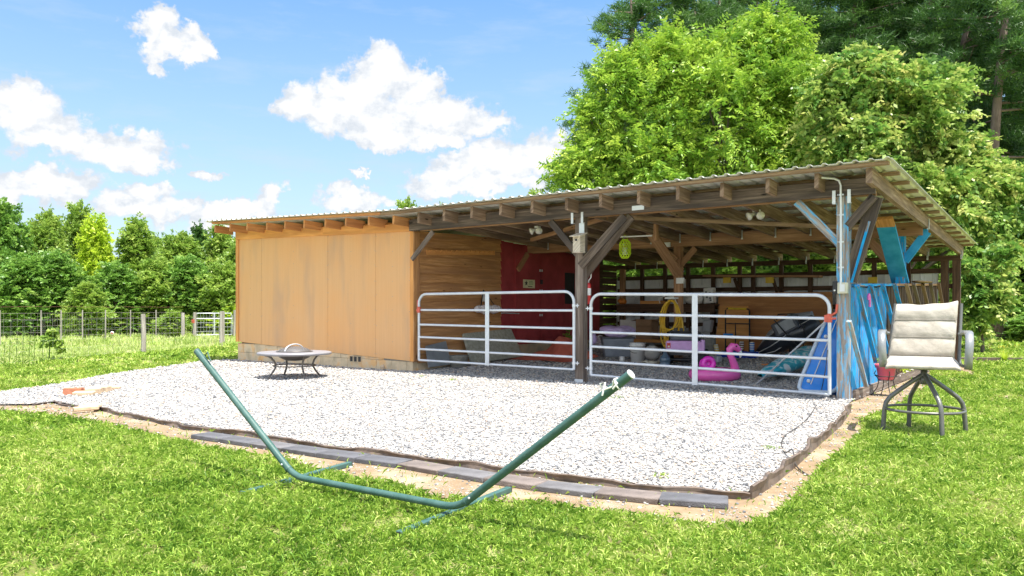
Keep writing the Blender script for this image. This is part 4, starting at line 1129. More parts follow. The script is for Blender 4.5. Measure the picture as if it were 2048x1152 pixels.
def chair():
    c = G(1848, 866)
    # local frame: the chair faces the camera; x right, y away
    t = thing('bar_chair', 'tall swivel patio chair with beige quilted sling and grey metal legs on the lawn', 'chair', (c.x, c.y, 0), R(10))
    def b(mb, n, m, p=t): return mb.build(n, m, p, world=False)
    w, zs = .30, .67
    # sling: seat curve continuing into the back, thick and quilted
    prof = []      # (y, z) front of seat to top of back
    seat = [(-.27, .612), (-.29, .622), (-.298, .645), (-.275, .668), (-.20, .682), (-.08, .688), (.06, .698), (.17, .708)]
    roll = []
    n = 3; zz0, zz1 = .722, 1.228
    for i in range(n):
        for k in range(7):
            f = (i + (k + .15) / 7.0) / n; bul = math.sin(math.pi * min(1, (k + .15) / 6.6)) ** .35
            y = .19 + .10 * f; roll.append((y - .022 * bul, zz0 + (zz1 - zz0) * f))
    front = seat + [(.195, .714)] + roll + [(.305, 1.245)]
    nx = 22; V = []; 
    for i, (y, z) in enumerate(front):
        f = max(0, (z - .715) / .515)
        for k in range(nx + 1):
            s = k / nx * 2 - 1; ww = w * (1.02 if y < .17 else (.96 - .05 * f)) if f <= 0 else w * (.96 - .04 * f)
            sag = (-.022 * (1 - s * s) + .012 * s + .004 * math.sin(s * 8)) if f > .9 else 0
            edge = .018 * (abs(s) > .93); wr = .006 * math.sin(s * 31 + i * 1.7) * (abs(s) > .78) + .0015 * math.sin(s * 9 + i * .9)
            V.append((s * ww + (.05 * f - .02), y + edge * (1 if f > 0 else 0) + wr, z + sag - (edge * .8 if f <= 0 else 0)))
    m = len(front); F = [(i * (nx + 1) + k, i * (nx + 1) + k + 1, (i + 1) * (nx + 1) + k + 1, (i + 1) * (nx + 1) + k) for i in range(m - 1) for k in range(nx)]
    mb = MB(); mb.add(V, F, None, True); o = b(mb, 'sling_cushion', M['fabric'])
    md = o.modifiers.new('padding', 'SOLIDIFY'); md.thickness = .032; md.offset = -1
    md = o.modifiers.new('soft', 'SUBSURF'); md.levels = 1; md.render_levels = 1
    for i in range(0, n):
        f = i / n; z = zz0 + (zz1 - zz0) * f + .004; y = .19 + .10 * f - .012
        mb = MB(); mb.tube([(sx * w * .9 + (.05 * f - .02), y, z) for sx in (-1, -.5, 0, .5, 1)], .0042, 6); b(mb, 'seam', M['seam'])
    # side rails of the seat frame
    for s in (-1, 1):
        mb = MB(); mb.tube([(s * (w + .005), -.24, .655), (s * (w + .005), .16, .645), (s * (w - .0) + .0, .21, .70), (s * (w - .015) + .04, .315, 1.22)], .015, 8); b(mb, 'seat_frame', M['chairmetal'])
        # broad curved arm
        x = s * (w + .045); pts = [(.24, .935), (.12, .955), (-.06, .955), (-.18, .945), (-.255, .90), (-.285, .82), (-.275, .70), (-.255, .63)]
        mb = MB()
        for i in range(len(pts) - 1):
            p, q = pts[i], pts[i + 1]
        hw = .032; V = []
        for i, (y, z) in enumerate(pts):
            dn = Vector((0, pts[min(i + 1, 7)][0] - pts[max(i - 1, 0)][0], pts[min(i + 1, 7)][1] - pts[max(i - 1, 0)][1])).normalized(); nn = Vector((0, -dn.z, dn.y)) * -.013
            for dx, sg in ((-hw, 1), (hw, 1), (hw * 1.05, 0), (hw, -1), (-hw, -1), (-hw * 1.05, 0)):
                V.append((x + dx + s * .03 * math.sin(min(1, i / 6) * 3.14) * .4, y + nn.y * sg, z + nn.z * sg))
        Fa = [(i * 6 + k, i * 6 + (k + 1) % 6, (i + 1) * 6 + (k + 1) % 6, (i + 1) * 6 + k) for i in range(7) for k in range(6)] + [tuple(range(6)), tuple(range(42, 48))]
        mb.add(V, Fa, None, True); arm = b(mb, 'armrest', M['armmetal'])
        mb = MB(); mb.tube([(x, .22, .935), (s * (w - .0), .26, .93)], .014, 8); b(mb, 'arm_joint', M['armmetal'], arm) if False else mb.build('arm_joint', M['armmetal'], t, world=False)
    # swivel
    mb = MB(); mb.lathe([(0, .60), (.10, .60), (.10, .622), (0, .622)], (0, .0, 0), 20); mb.lathe([(0, .49), (.028, .49), (.03, .60), (0, .60)], (0, 0, 0), 20); mb.lathe([(0, .455), (.036, .46), (.04, .50), (.036, .54), (0, .545)], (0, 0, 0), 20); b(mb, 'swivel_column', M['chairmetal'])
    for a in (R(197), R(17), R(292), R(110)):
        d = Vector((math.cos(a), math.sin(a), 0)); k = 1 if a in (R(180), R(0)) else 1.0
        prof = [(.02, .545), (.12, .475), (.24, .385), (.30, .335), (.335, .285), (.35, .22), (.365, 0.0)]
        mb = MB(); mb.tube([d * r + Vector((0, 0, z)) for r, z in prof], .021, 10); b(mb, 'leg', M['chairmetal'])
    mb = MB(); mb.tube(arc((0, 0, .225), .338, 0, 6.283, 48, (1, 0, 0), (0, 1, 0))[:-1], .013, 8, closed=True); b(mb, 'foot_ring', M['chairmetal'])


chair()
# ------------------------------------------------------------------ pavers, edging, bricks
def pavers():
    fr = [(380, 870), (510, 889), (651, 910), (792, 928), (932, 952), (1073, 973), (1247, 994), (1330, 1001), (1458, 1009)]
    P = [G(x, y, .036) for x, y in fr]
    L = [0]
    for a, b in zip(P, P[1:]): L.append(L[-1] + (b - a).length)
    def pos(s):
        for i in range(len(P) - 1):
            if s <= L[i + 1] or i == len(P) - 2: return P[i].lerp(P[i + 1], (s - L[i]) / (L[i + 1] - L[i]))
    n = 12; ids = [0, 0, 1, 0, 0, 0, 2, 1, 2, 1, 2, 0]
    lab = ['plain dark grey paver at the far left end of the paver row', 'dark grey paver just left of the hammock stand arm', 'grey paver crossed by the left arm of the hammock stand', 'dark grey paver just right of the left hammock arm',
           'fifth paver from the left in the paver row', 'sixth paver from the left, above the left cross foot tip', 'tan brown paver left of the row centre', 'light grey paver beside the tan one in the row centre',
           'tan brown paver under the right hammock arm', 'light grey paver right of the right hammock arm', 'tan paver second from the right end of the row', 'dark grey paver at the right end of the paver row']
    for i in range(n):
        a, b = pos(L[-1] * i / n + .004), pos(L[-1] * (i + 1) / n - .004); X = (b - a); l = X.length; X.normalize(); Y = Vector((0, 0, 1)).cross(X)
        c = (a + b) / 2 + Y * .10 + Vector((0, 0, -.014 + RND.uniform(-.002, .002)))
        mb = MB(); mb.obox(c, X * l / 2, Y * .098, Vector((RND.uniform(-.004, .004), RND.uniform(-.003, .003), .019)))
        o = mb.build('paver', M['pave%d' % ids[i]]); bevel(o, .007); tag(o, lab[i], 'paver', 'pavers in a row along the gravel edge')


pavers()


def edging():
    def strip(pix, h, name, lab, z0=.0):
        P = [G(*p) for p in pix]; Q = []
        for a, b in zip(P, P[1:]):
            k = max(2, int((b - a).length / .07))
            for j in range(k): Q.append(a.lerp(b, j / k))
        Q.append(P[-1]); V = []; n = len(Q)
        for i, q in enumerate(Q):
            d = (Q[min(i + 1, n - 1)] - Q[max(i - 1, 0)]).normalized(); nn = Vector((d.y, -d.x, 0))
            wv = .010 * math.sin(i * .9) + .008 * math.sin(i * .37 + 1); hh = h * (1 + .16 * math.sin(i * .53) + .08 * math.sin(i * 1.7))
            for o_, z in ((.012, z0), (.005, z0 + hh * .55), (.012, z0 + hh), (.0, z0 + hh + .006), (-.012, z0 + hh), (-.008, z0)):
                V.append(q + nn * (o_ + wv * z / h * 1.2) + Vector((0, 0, z)))
        F = [(i * 6 + k, (i + 1) * 6 + k, (i + 1) * 6 + (k + 1) % 6, i * 6 + (k + 1) % 6) for i in range(n - 1) for k in range(6)] + [tuple(range(6))[::-1], tuple(range((n - 1) * 6, n * 6))]
        mb = MB(); mb.add(V, F, None, False); o = mb.build(name, M['edging']); tag(o, lab, 'lawn edging')
    strip([(188, 824), (205, 822), (230, 830), (262, 837), (300, 843), (340, 853), (372, 861), (405, 863), (500, 874), (571, 887), (651, 901), (792, 917), (932, 937), (1073, 956), (1247, 977), (1330, 989), (1420, 996), (1476, 999), (1500, 1000)], .045, 'lawn_edging', 'wavy black plastic edging along the front of the gravel')
    strip([(1501, 1000), (1540, 975), (1590, 934), (1640, 888), (1680, 853), (1700, 824)], .085, 'lawn_edging', 'buckled brown plastic edging up the right side of the gravel')
    strip([(66, 812), (90, 808), (108, 804)], .02, 'lawn_edging', 'short black edging offcut lying furthest left on the gravel')
    strip([(112, 805), (118, 812), (165, 818)], .03, 'lawn_edging', 'bent black edging offcut beside the tan block')


edging()


def rubble():
    def brk(px, py, sz, rz, mat, name, lab, cat, tilt=0, grp=None):
        c = G(px, py, .02); Mx = Matrix.Rotation(rz, 3, 'Z') @ Matrix.Rotation(tilt, 3, 'X')
        mb = MB(); mb.obox(c + Vector((0, 0, sz[2] / 2 + .004)), Mx @ Vector((sz[0] / 2, 0, 0)), Mx @ Vector((0, sz[1] / 2, 0)), Mx @ Vector((0, 0, sz[2] / 2)))
        o = mb.build(name, M[mat]); bevel(o, .012 if mat == 'tanstone' else .004, 2); tag(o, lab, cat, grp); return o
    brk(146, 790, (.22, .10, .09), YAW + .2, 'brick', 'brick', 'orange red brick standing on the gravel at left', 'brick')
    brk(158, 787, (.12, .10, .07), YAW - .5, 'brick', 'brick', 'half brick behind the orange red brick', 'brick')
    for i, (px, py, s, a, lab) in enumerate(((168, 791, (.26, .12, .05), .1, 'flat tan stone next to the brick'), (186, 788, (.20, .12, .08), .5, 'tan stone second right of the brick'),
                                           (203, 784, (.24, .12, .08), -.2, 'tan stone third right of the brick'), (222, 780, (.24, .10, .05), .3, 'last tan stone in the line right of the brick'))):
        brk(px, py, s, YAW + a, 'tanstone', 'stone', lab, 'stone', .1, 'tan stones in a line on the gravel')
    brk(172, 822, (.26, .07, .05), YAW + .75, 'tanstone', 'wood_offcut', 'tan offcut block beside the end of the black edging', 'offcut')
    brk(180, 818, (.24, .06, .05), YAW + .75, 'tanstone', 'wood_offcut', 'tan offcut lying behind the other by the edging', 'offcut')
    c = G(766, 743); mb = MB(); mb.ball(c + Vector((0, 0, .05)), .06, 10, 8, .22, 4, (.8, .7, 1.15)); tag(mb.build('stone', M['tanstone']), 'small tan stone against the foundation blocks', 'stone')


rubble()


def cord():
    pix = [(1655, 700), (1650, 745), (1640, 790), (1630, 815), (1612, 840), (1590, 858), (1570, 872), (1563, 888), (1570, 905), (1585, 920), (1592, 935), (1612, 948), (1633, 955)]
    P = []
    for i, (x, y) in enumerate(pix):
        if i == 0: P.append(at(x, y, 'y', -.16))
        elif i == 1: P.append(at(x, y, 'y', -.19))
        else: p = G(x, y, .035 if i < 10 else .012); P.append(p)
    P[9].z = .11; P[10].z = .03
    # Catmull-Rom smoothing
    Q = []
    for i in range(len(P) - 1):
        a, b, c, d = P[max(i - 1, 0)], P[i], P[i + 1], P[min(i + 2, len(P) - 1)]
        for k in range(6):
            s = k / 6; Q.append(.5 * ((2 * b) + (c - a) * s + (2 * a - 5 * b + 4 * c - d) * s * s + (3 * b - a - 3 * c + d) * s ** 3))
    Q.append(P[-1]); mb = MB(); mb.tube(Q, .0055, 6); tag(mb.build('extension_cord', M['cord']), 'thin dark cord trailing from the gate over the gravel onto the dirt', 'cord')


cord()


# ------------------------------------------------------------------ flower pot on wire stand
def pot():
    c = at(1771, 752, 'x', .42); b = G(1776, 797); b = G(1772, 792)
    t = thing('plant_stand', 'dark curly wire plant stand beside the blue partition', 'plant stand', (b.x, b.y, 0))
    zt = .27; cx, cy = b.x, b.y; cc = Vector((cx, cy, 0))
    mb = MB(); mb.tube(arc(cc + Vector((0, 0, zt)), .135, 0, 6.283, 24, (1, 0, 0), (0, 1, 0))[:-1], .006, 6, closed=True)
    mb.tube(arc(cc + Vector((0, 0, zt - .06)), .09, 0, 6.283, 24, (1, 0, 0), (0, 1, 0))[:-1], .005, 6, closed=True); mb.build('ring', M['wire'], t)
    for k in range(4):
        d = Vector((math.cos(k * 1.571 + .5), math.sin(k * 1.571 + .5), 0)); mb = MB()
        mb.tube([cc + d * .13 + Vector((0, 0, zt + .07)), cc + d * .15 + Vector((0, 0, zt + .03)), cc + d * .125 + Vector((0, 0, zt)), cc + d * .09 + Vector((0, 0, zt - .06)), cc + d * .11 + Vector((0, 0, .12)), cc + d * .17 + Vector((0, 0, .03)), cc + d * .19 + Vector((0, 0, 0))], .006, 6)
        mb.build('leg', M['wire'], t)
    t = thing('flower_pot', 'pink plastic pot with low green seedlings on the wire stand', 'flower pot', (cx, cy, zt - .05))
    mb = MB(); z0 = zt - .05; mb.lathe([(0, z0), (.088, z0), (.10, z0 + .03), (.118, z0 + .155), (.135, z0 + .16), (.142, z0 + .21), (.130, z0 + .21), (.12, z0 + .19), (0, z0 + .19)], (cx, cy, 0), 32); mb.build('pot', M['potpink'], t)
    mb = MB(); mb.lathe([(0, z0 + .196), (.118, z0 + .192)], (cx, cy, 0), 20); mb.build('potting_soil', M['soil'], t)
    rng = np.random.default_rng(2); n = 160; a = rng.uniform(0, 6.28, n); r = np.sqrt(rng.uniform(0, 1, n)) * .12
    leaves('seedlings', np.stack([cx + r * np.cos(a) - cx, cy + r * np.sin(a) - cy, rng.uniform(.21, .29, n)], 1), rng, .035, M['leafbright'], t, up=.8)
    # dry trailing plant beside the pot
    p = G(1797, 762); mb = None; n = 200; rng = np.random.default_rng(4)
    pos_ = rng.normal(0, 1, (n, 3)) * np.array([.09, .09, .05]) + np.array([0, 0, .1])
    o = leaves('dry_plant', pos_, rng, .05, M['leafyel'], None, up=.2, loc=(p.x, p.y, .10)); tag(o, 'small withered plant on the ground right of the pink pot', 'plant')


def leaves(name, pos, rng, size, mat, parent, up=.5, loc=(0, 0, 0), asp=.5, outward=None, droop=.0, rn=None):
    n = len(pos); nrm = rng.normal(0, 1, (n, 3)); nrm[:, 2] += up * 2
    if outward is not None: nrm += outward * 1.1
    nrm = unit(nrm); t_ = rng.normal(0, 1, (n, 3)); t_[:, 2] -= droop
    t_ = unit(t_ - nrm * np.sum(t_ * nrm, 1, keepdims=True)); bt = np.cross(nrm, t_)
    s = size * rng.uniform(.6, 1.35, n)[:, None]
    V = np.stack([pos - t_ * s * .5, pos + bt * s * asp * .5 + t_ * s * .05 + nrm * s * .07, pos + t_ * s * .5 - nrm * s * .04, pos - bt * s * asp * .5 + t_ * s * .05 + nrm * s * .07], 1).reshape(-1, 3)
    F = np.arange(n * 4).reshape(-1, 4)
    if rn is None: rn = np.clip(rng.normal(.5, .22, n), 0, 1)
    return arr_mesh(name, V, F, mat, np.repeat(rn, 4), parent=parent, loc=loc)


M['leafbright'] = leafmat('bright_leaves', [(.15, (.06, .15, .02)), (.45, (.19, .36, .035)), (.75, (.42, .57, .07)), (1, (.64, .72, .14))], .36, .42)
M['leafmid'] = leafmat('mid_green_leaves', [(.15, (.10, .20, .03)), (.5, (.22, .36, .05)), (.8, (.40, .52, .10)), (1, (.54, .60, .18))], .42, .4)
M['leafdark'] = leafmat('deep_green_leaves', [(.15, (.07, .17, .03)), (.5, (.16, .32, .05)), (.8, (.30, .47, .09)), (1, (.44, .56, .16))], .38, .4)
M['leafyel'] = leafmat('yellow_green_leaves', [(.15, (.25, .40, .02)), (.5, (.44, .60, .04)), (.8, (.62, .74, .08)), (1, (.72, .76, .16))], .48, .45)
M['leaftulip'] = leafmat('broad_tulip_leaves', [(.1, (.04, .12, .02)), (.40, (.12, .26, .045)), (.58, (.28, .42, .08)), (.78, (.54, .58, .17)), (1, (.68, .56, .22))], .42, .4, .4)
M['needle'] = leafmat('pine_needles', [(.15, (.022, .06, .016)), (.5, (.055, .14, .028)), (.85, (.14, .27, .05)), (1, (.24, .38, .09))], .35, .5)
M['bark'] = wood('tree_bark', [(.06, .045, .035), (.15, .115, .09), (.26, .21, .17)], grain=12, bump=1)
M['pinebark'] = wood('pine_bark', [(.07, .05, .04), (.17, .125, .10), (.30, .23, .19)], grain=9, bump=1)
pot()


# ------------------------------------------------------------------ stored things inside the barn
def stored():
    def lathe_thing(name, lab, cat, c, prof, mat, grp=None):
        mb = MB(); mb.lathe(prof, c, 28); o = mb.build(name, M[mat]); tag(o, lab, cat, grp); return o
    # left bay ------------------------------------------------
    def leaning(name, lab, cat, quad, th, mat):
        mb = MB(); q = [Vector(p) for p in quad]; n = (q[1] - q[0]).cross(q[2] - q[0]).normalized() * th
        mb.prism(q, n); o = mb.build(name, M[mat]); tag(o, lab, cat); return o
    a, b = at(857, 735, 'x', -7.25), at(903, 728, 'x', -7.25); leaning('sheet_metal', 'grey ribbed sheet metal offcut leaning on the siding behind the left gate', 'metal sheet', [a, b, at(892, 682, 'x', -7.40), at(851, 692, 'x', -7.40)], -.01, 'sheet')
    a, b = at(945, 727, 'x', -7.1), at(1046, 712, 'x', -7.1); A, B2 = at(927, 667, 'x', -7.38), at(1022, 657, 'x', -7.38)
    leaning('concrete_slab', 'large speckled grey-green concrete slab leaning behind the left gate', 'slab', [a, b, B2, A], -.05, 'slab')
    c = at(917, 724, 'x', -7.18); c.z = 0; lathe_thing('bucket', 'shallow grey bucket between the metal sheet and the slab', 'bucket', (c.x, c.y, .0), [(0, 0.01), (.15, .01), (.19, .24), (.2, .25), (.18, .25), (.14, .03), (0, .03)], 'concrete')
    c = Gf(996, 724); mb = MB()
    for k in range(10):
        pass
    V = []; seg, rings = 40, 14
    for i in range(rings + 1):
        th = math.pi * i / rings
        for k in range(seg):
            a_ = 6.2832 * k / seg; r = .105 * (1 + .05 * math.cos(10 * a_)); V.append((c.x + r * math.sin(th) * math.cos(a_), c.y + r * math.sin(th) * math.sin(a_), .10 + .085 * math.cos(th) - .02 * math.exp(-(th / .4) ** 2)))
    t = thing('pumpkin', 'small pale ribbed pumpkin on the gravel by the left gate brace', 'pumpkin', (c.x, c.y, .02))
    mb.add(V, [(i * seg + k, (i + 1) * seg + k, (i + 1) * seg + (k + 1) % seg, i * seg + (k + 1) % seg) for i in range(rings) for k in range(seg)], None, True); mb.build('fruit', M['pale'], t)
    mb = MB(); mb.tube([(c.x, c.y, .16), (c.x + .01, c.y, .2), (c.x + .03, c.y, .215)], [.014, .010, .008], 7); mb.build('stalk', M['soil'], t)
    for k, (px, py) in enumerate(((1036, 706), (1054, 706))):
        c = Gf(px, py); t = thing('cinder_block', ['grey cinder block beside the leaning slab', 'grey cinder block left of the dark teal tub'][k], 'cinder block', (c.x, c.y, 0), group='cinder blocks behind the left gate')
        mb = MB(); mb.box(c.x - .1, c.x + .1, c.y, c.y + .19, .01, .40 if k == 0 else .34); bevel(mb.build('block', M['concrete'], t), .006)
    c = Gf(1080, 700); t = thing('storage_tub', 'low dark teal tub behind the rust red tarp', 'tub', (c.x, c.y, 0)); mb = MB()
    mb.prism([(c.x - .34, c.y - .05, .02), (c.x + .34, c.y - .05, .02), (c.x + .34, c.y + .4, .02), (c.x - .34, c.y + .4, .02)], (0, 0, .20)); mt = plain('dark_teal_plastic', (.04, .09, .12), .45)
    bevel(mb.build('tub', mt, t), .03, 3); mb = MB(); mb.box(c.x - .37, c.x + .37, c.y - .08, c.y + .43, .222, .245); bevel(mb.build('rim', mt, t), .01)
    # rust red tarp heap
    c = Gf(1112, 722); rng = np.random.default_rng(11); n = 70; g = np.linspace(-1, 1, n); X, Y = np.meshgrid(g, g)
    rr = np.sqrt(X ** 2 + Y ** 2); hgt = .46 * np.exp(-((X - .25) ** 2 * 3.2 + (Y - .35) ** 2 * 2.2)) + .06 * np.exp(-((X + .4) ** 2 * 4 + (Y + .2) ** 2 * 6))
    fold = .055 * np.sin(X * 6 + 2.5 * np.sin(Y * 3)) * np.exp(-rr * .6) + .014 * np.sin(Y * 9 + X * 7 + 2 * np.sin(X * 4)) + .008 * np.sin(X * 21 - Y * 9)
    Z = np.clip(hgt + fold * (.35 + hgt * 2), 0.0, None) + .028
    edge = 1 + .16 * np.sin(np.arctan2(Y, X) * 5 + 1) + .08 * np.sin(np.arctan2(Y, X) * 9)
    V = np.stack([(X * .80 * edge), (Y * .58 * edge), Z], 2).reshape(-1, 3); i = np.arange(n - 1); I, J = np.meshgrid(i, i); a_ = (J * n + I).ravel()
    o = arr_mesh('tarp', V, np.stack([a_, a_ + 1, a_ + 1 + n, a_ + n], 1), M['tarp'], smooth=True, loc=(c.x - .12, c.y + .10, 0)); o.modifiers.new('cloth', 'SOLIDIFY').thickness = .006
    tag(o, 'crumpled rust red tarp heaped beside the centre post', 'tarp')
    o = leaves('leafy_plant', np.random.default_rng(6).normal(0, 1, (160, 3)) * .09, np.random.default_rng(7), .09, M['leafmid'], None, loc=(at(1140, 676, 'x', -7.1).x, at(1140, 676, 'x', -7.1).y, .45)); tag(o, 'small green leafy plant against the red wall foot', 'plant')

    # right bay ------------------------------------------------
    c = Gf(1234, 716)
    t = thing('storage_tote', 'grey plastic storage tote under a lavender blanket behind the right gate', 'tote', (c.x, c.y, 0), YAW)
    mb = MB(); V = []
    for z, sx, sy in ((.03, .27, .19), (.42, .33, .24)):
        V += [(-sx, -sy, z), (sx, -sy, z), (sx, sy, z), (-sx, sy, z)]
    mb.add(V, [(3, 2, 1, 0), (4, 5, 6, 7), (0, 1, 5, 4), (1, 2, 6, 5), (2, 3, 7, 6), (3, 0, 4, 7)]); o = mb.build('tote_body', M['grayplastic'], t, world=False); bevel(o, .025, 3)
    mb = MB(); mb.box(-.35, .35, -.26, .26, .42, .45); bevel(mb.build('lid', M['lidplastic'], t, world=False), .01)
    mb = MB()
    for x in (-.16, .0): mb.box(x, x + .012, -.225, -.205, .12, .36)
    mb.box(-.16, .012, -.238, -.21, .355, .37); mb.build('handle', M['grayplastic'], t, world=False)
    rngs = random.Random(3); mb = MB()
    for k in range(9):
        mb.ball((c.x + rngs.uniform(-.30, .30) * math.cos(YAW), c.y + rngs.uniform(-.2, .2), .54 + rngs.uniform(-.02, .07)), rngs.uniform(.12, .18), 16, 10, .12, k, (1.5, 1.1, .5))
    mb.ball((c.x - .40, c.y - .28, .40), .085, 12, 8, .2, 5, (.8, .8, 1.3))
    tag(mb.build('blanket', M['lav']), 'bunched lavender blanket on top of the grey tote', 'blanket')
    c2 = Gf(1196, 700); mb = MB()
    for k in range(4): mb.ball((c2.x + rngs.uniform(-.1, .18), c2.y + rngs.uniform(-.08, .1), .12 + .05 * k), .12, 12, 8, .2, k + 20, (1.2, 1, .7))
    tag(mb.build('cloth_bundle', M['bag']), 'crumpled pink and white cloth bundle left of the grey tote', 'cloth')
    c = Gf(1244, 726); lathe_thing('mug', 'small white cup standing on the gravel behind the right gate', 'cup', (c.x, c.y, .02), [(0, 0), (.05, 0), (.052, .11), (.046, .11), (.045, .01), (0, .01)], 'white')
    c = Gf(1275, 727); t = thing('bucket', 'white plastic pail with wire handle behind the right gate', 'bucket', (c.x, c.y, 0))
    mb = MB(); mb.lathe([(0, .02), (.128, .02), (.148, .34), (.158, .345), (.158, .36), (.148, .37), (.150, .385), (.158, .39), (.156, .405), (.14, .40), (.12, .04), (0, .04)], (c.x, c.y, 0), 32); mb.build('pail', M['white'], t)
    mb = MB(); d = Vector((math.cos(YAW), math.sin(YAW), 0)); mb.tube([Vector((c.x, c.y, .33)) + d * .155 * math.cos(a) + Vector((.03 * math.sin(a), -.165 * math.sin(a) * .9, -.12 * math.sin(a))) for a in np.linspace(0, math.pi, 12)], .004, 6); mb.build('handle', M['wire'], t)
    c = Gf(1304, 722); mb = MB(); mb.ball((c.x, c.y, .17), .155, 24, 16, 0, 1, (1, 1, .96)); t = thing('round_jug', 'round white plastic container right of the white pail', 'container', (c.x, c.y, .02)); mb.build('vessel', M['white'], t)
    mb = MB(); mb.lathe([(0, .30), (.05, .30), (.05, .34), (0, .34)], (c.x, c.y, 0), 16); mb.build('cap', M['lidplastic'], t)
    # tangle of tan rope
    c = Gf(1302, 731); mb = MB(); rg = random.Random(9)
    mb.tube([(c.x + .18 * math.sin(i * .7) + .05 * math.sin(i * 2.1), c.y + .09 * math.cos(i * .9) + .03 * math.sin(i * 3), .04 + .02 * (i % 3)) for i in range(60)], .008, 5); tag(mb.build('rope', M['pale']), 'tangle of tan rope on the gravel in front of the round container', 'rope')
    # cardboard box on a board shelf
    q = Gf(1290, 705); yb = q.y + .7
    mb = MB(); p0, p1 = at(1262, 678, 'y', yb), at(1345, 678, 'y', yb); zt_ = p0.z
    t = thing('low_bench', 'low wooden bench behind the white pail holding the cardboard box', 'bench', ((p0.x + p1.x) / 2, yb, 0))
    mb.box(p0.x, p1.x, yb - .05, yb + .5, zt_ - .07, zt_); mb.build('bench_top', M['stain'], t)
    for x in (p0.x + .04, p1.x - .08):
        for y in (yb, yb + .4): mb = MB(); mb.box(x, x + .06, y, y + .06, 0, zt_ - .071); mb.build('leg', M['inner'], t)
    a, b = at(1271, 676, 'y', yb), at(1296, 676, 'y', yb); h = at(1271, 639, 'y', yb).z
    t = thing('cardboard_box', 'open brown cardboard box on the low bench', 'box', ((a.x + b.x) / 2, yb + .2, zt_)); w_ = b.x - a.x + .08
    mb = MB(); mb.box(a.x, a.x + w_, yb + .02, yb + .03, zt_ + .002, h); mb.box(a.x, a.x + w_, yb + .40, yb + .41, zt_ + .002, h); mb.box(a.x, a.x + .01, yb + .031, yb + .399, zt_ + .002, h); mb.box(a.x + w_ - .01, a.x + w_, yb + .031, yb + .399, zt_ + .002, h); mb.box(a.x, a.x + w_, yb + .03, yb + .4, zt_ + .002, zt_ + .01)
    mb.build('carton', M['card'], t)
    for s, x in ((-1, a.x), (1, a.x + w_)):
        mb = MB(); mb.prism([(x, yb + .03, h), (x, yb + .40, h), (x + s * .16, yb + .38, h - .04), (x + s * .16, yb + .05, h - .04)], (0, 0, .006)); mb.build('flap', M['card'], t)
    mb = MB(); mb.prism([(a.x, yb + .02, h - .01), (a.x + w_, yb + .02, h - .01), (a.x + w_ - .02, yb - .02, h - .15), (a.x + .02, yb - .02, h - .15)], (0, -.005, 0)); mb.build('flap', M['card'], t)
    mb = MB(); pp = at(1248, 642, 'y', yb + .45); mb.box(pp.x - .12, pp.x + .45, yb + .46, yb + .475, zt_, pp.z + .03); tag(mb.build('white_board', M['white']), 'pale flat board standing behind the lavender blanket', 'board')
    # workbench with things against the back wall
    yb = 6.9; p0, p1 = at(1232, 608, 'y', yb), at(1427, 614, 'y', yb)
    t = thing('workbench', 'dark wooden workbench along the rear wall of the barn', 'workbench', ((p0.x + p1.x) / 2, yb, 0))
    mb = MB(); mb.box(p0.x, p1.x, yb, 7.6, p0.z - .05, p0.z); mb.build('bench_top', M['dark'], t)
    mb = MB(); mb.box(p0.x, p1.x, yb + .03, yb + .06, p0.z - .20, p0.z - .051); mb.build('apron', M['dark'], t)
    for x in (p0.x + .05, (p0.x + p1.x) / 2, p1.x - .12): mb = MB(); mb.box(x, x + .09, yb + .08, yb + .17, 0, p0.z - .051); mb.build('leg', M['dark'], t)
    zt_ = p0.z
    a, b = at(1282, 604, 'y', yb + .1), at(1322, 604, 'y', yb + .1); mb = MB(); mb.box(a.x, b.x, yb + .05, yb + .35, zt_ + .003, zt_ + .075); tag(mb.build('plank_stack', M['stain']), 'short stack of tan planks on the workbench', 'planks')
    a = at(1240, 603, 'y', yb + .1); mb = MB(); mb.ball((a.x, yb + .2, zt_ + .07), .09, 14, 10, .2, 3, (1.3, 1, .75)); tag(mb.build('orange_bag', M['orange']), 'small orange object at the left end of the workbench', 'bag')
    a = at(1419, 606, 'y', yb + .1); h = at(1419, 596, 'y', yb + .1).z
    t = thing('outlet_appliance', 'white boxy appliance with dark buttons on the workbench', 'appliance', (a.x, yb + .2, zt_)); mb = MB(); mb.obox((a.x - .03, yb + .2, zt_ + .19), (.115, 0, .01), (0, .1, 0), (-.012, 0, .18)); bevel(mb.build('casing', M['white'], t), .015)
    for dx, dz in ((-.05, .08), (.04, .06), (-.03, -.04), (.05, -.06), (.06, -.11)):
        mb = MB(); mb.box(a.x - .03 + dx - .025, a.x - .03 + dx + .02, yb + .094, yb + .10, zt_ + .19 + dz - .02, zt_ + .19 + dz + .02); mb.build('button', M['lidplastic'], t)
    a = at(1385, 606, 'y', yb + .1); mb = MB(); mb.ball((a.x - .06, yb + .2, zt_ + .11), .14, 18, 12, .06, 8, (1.3, .9, .85)); mb.ball((a.x + .15, yb + .15, zt_ + .13), .10, 16, 10, .05, 2, (.9, .8, 1.3)); tag(mb.build('garden_pump', M['white']), 'rounded pale pump housing left of the boxy white appliance', 'pump')
    a, b = at(1408, 640, 'y', 6.6), at(1424, 665, 'y', 6.6); mb = MB(); mb.obox(((a.x + b.x) / 2, 6.6, (a.z + b.z) / 2), ((b.x - a.x) / 2, 0, 0), (0, .1, 0), (.02, 0, (a.z - b.z) / 2)); o = mb.build('grey_canister', M['silver']); bevel(o, .03, 3); tag(o, 'ribbed grey canister hanging below the workbench end', 'canister')
    # yellow hose coil on the interior post
    xp, yp = XM - .05, 3.60; q = at(1348, 600, 'y', yp); t = thing('hose_coil', 'yellow garden hose coiled on a hook of the interior post', 'hose', (q.x, yp, q.z))
    rg = random.Random(4)
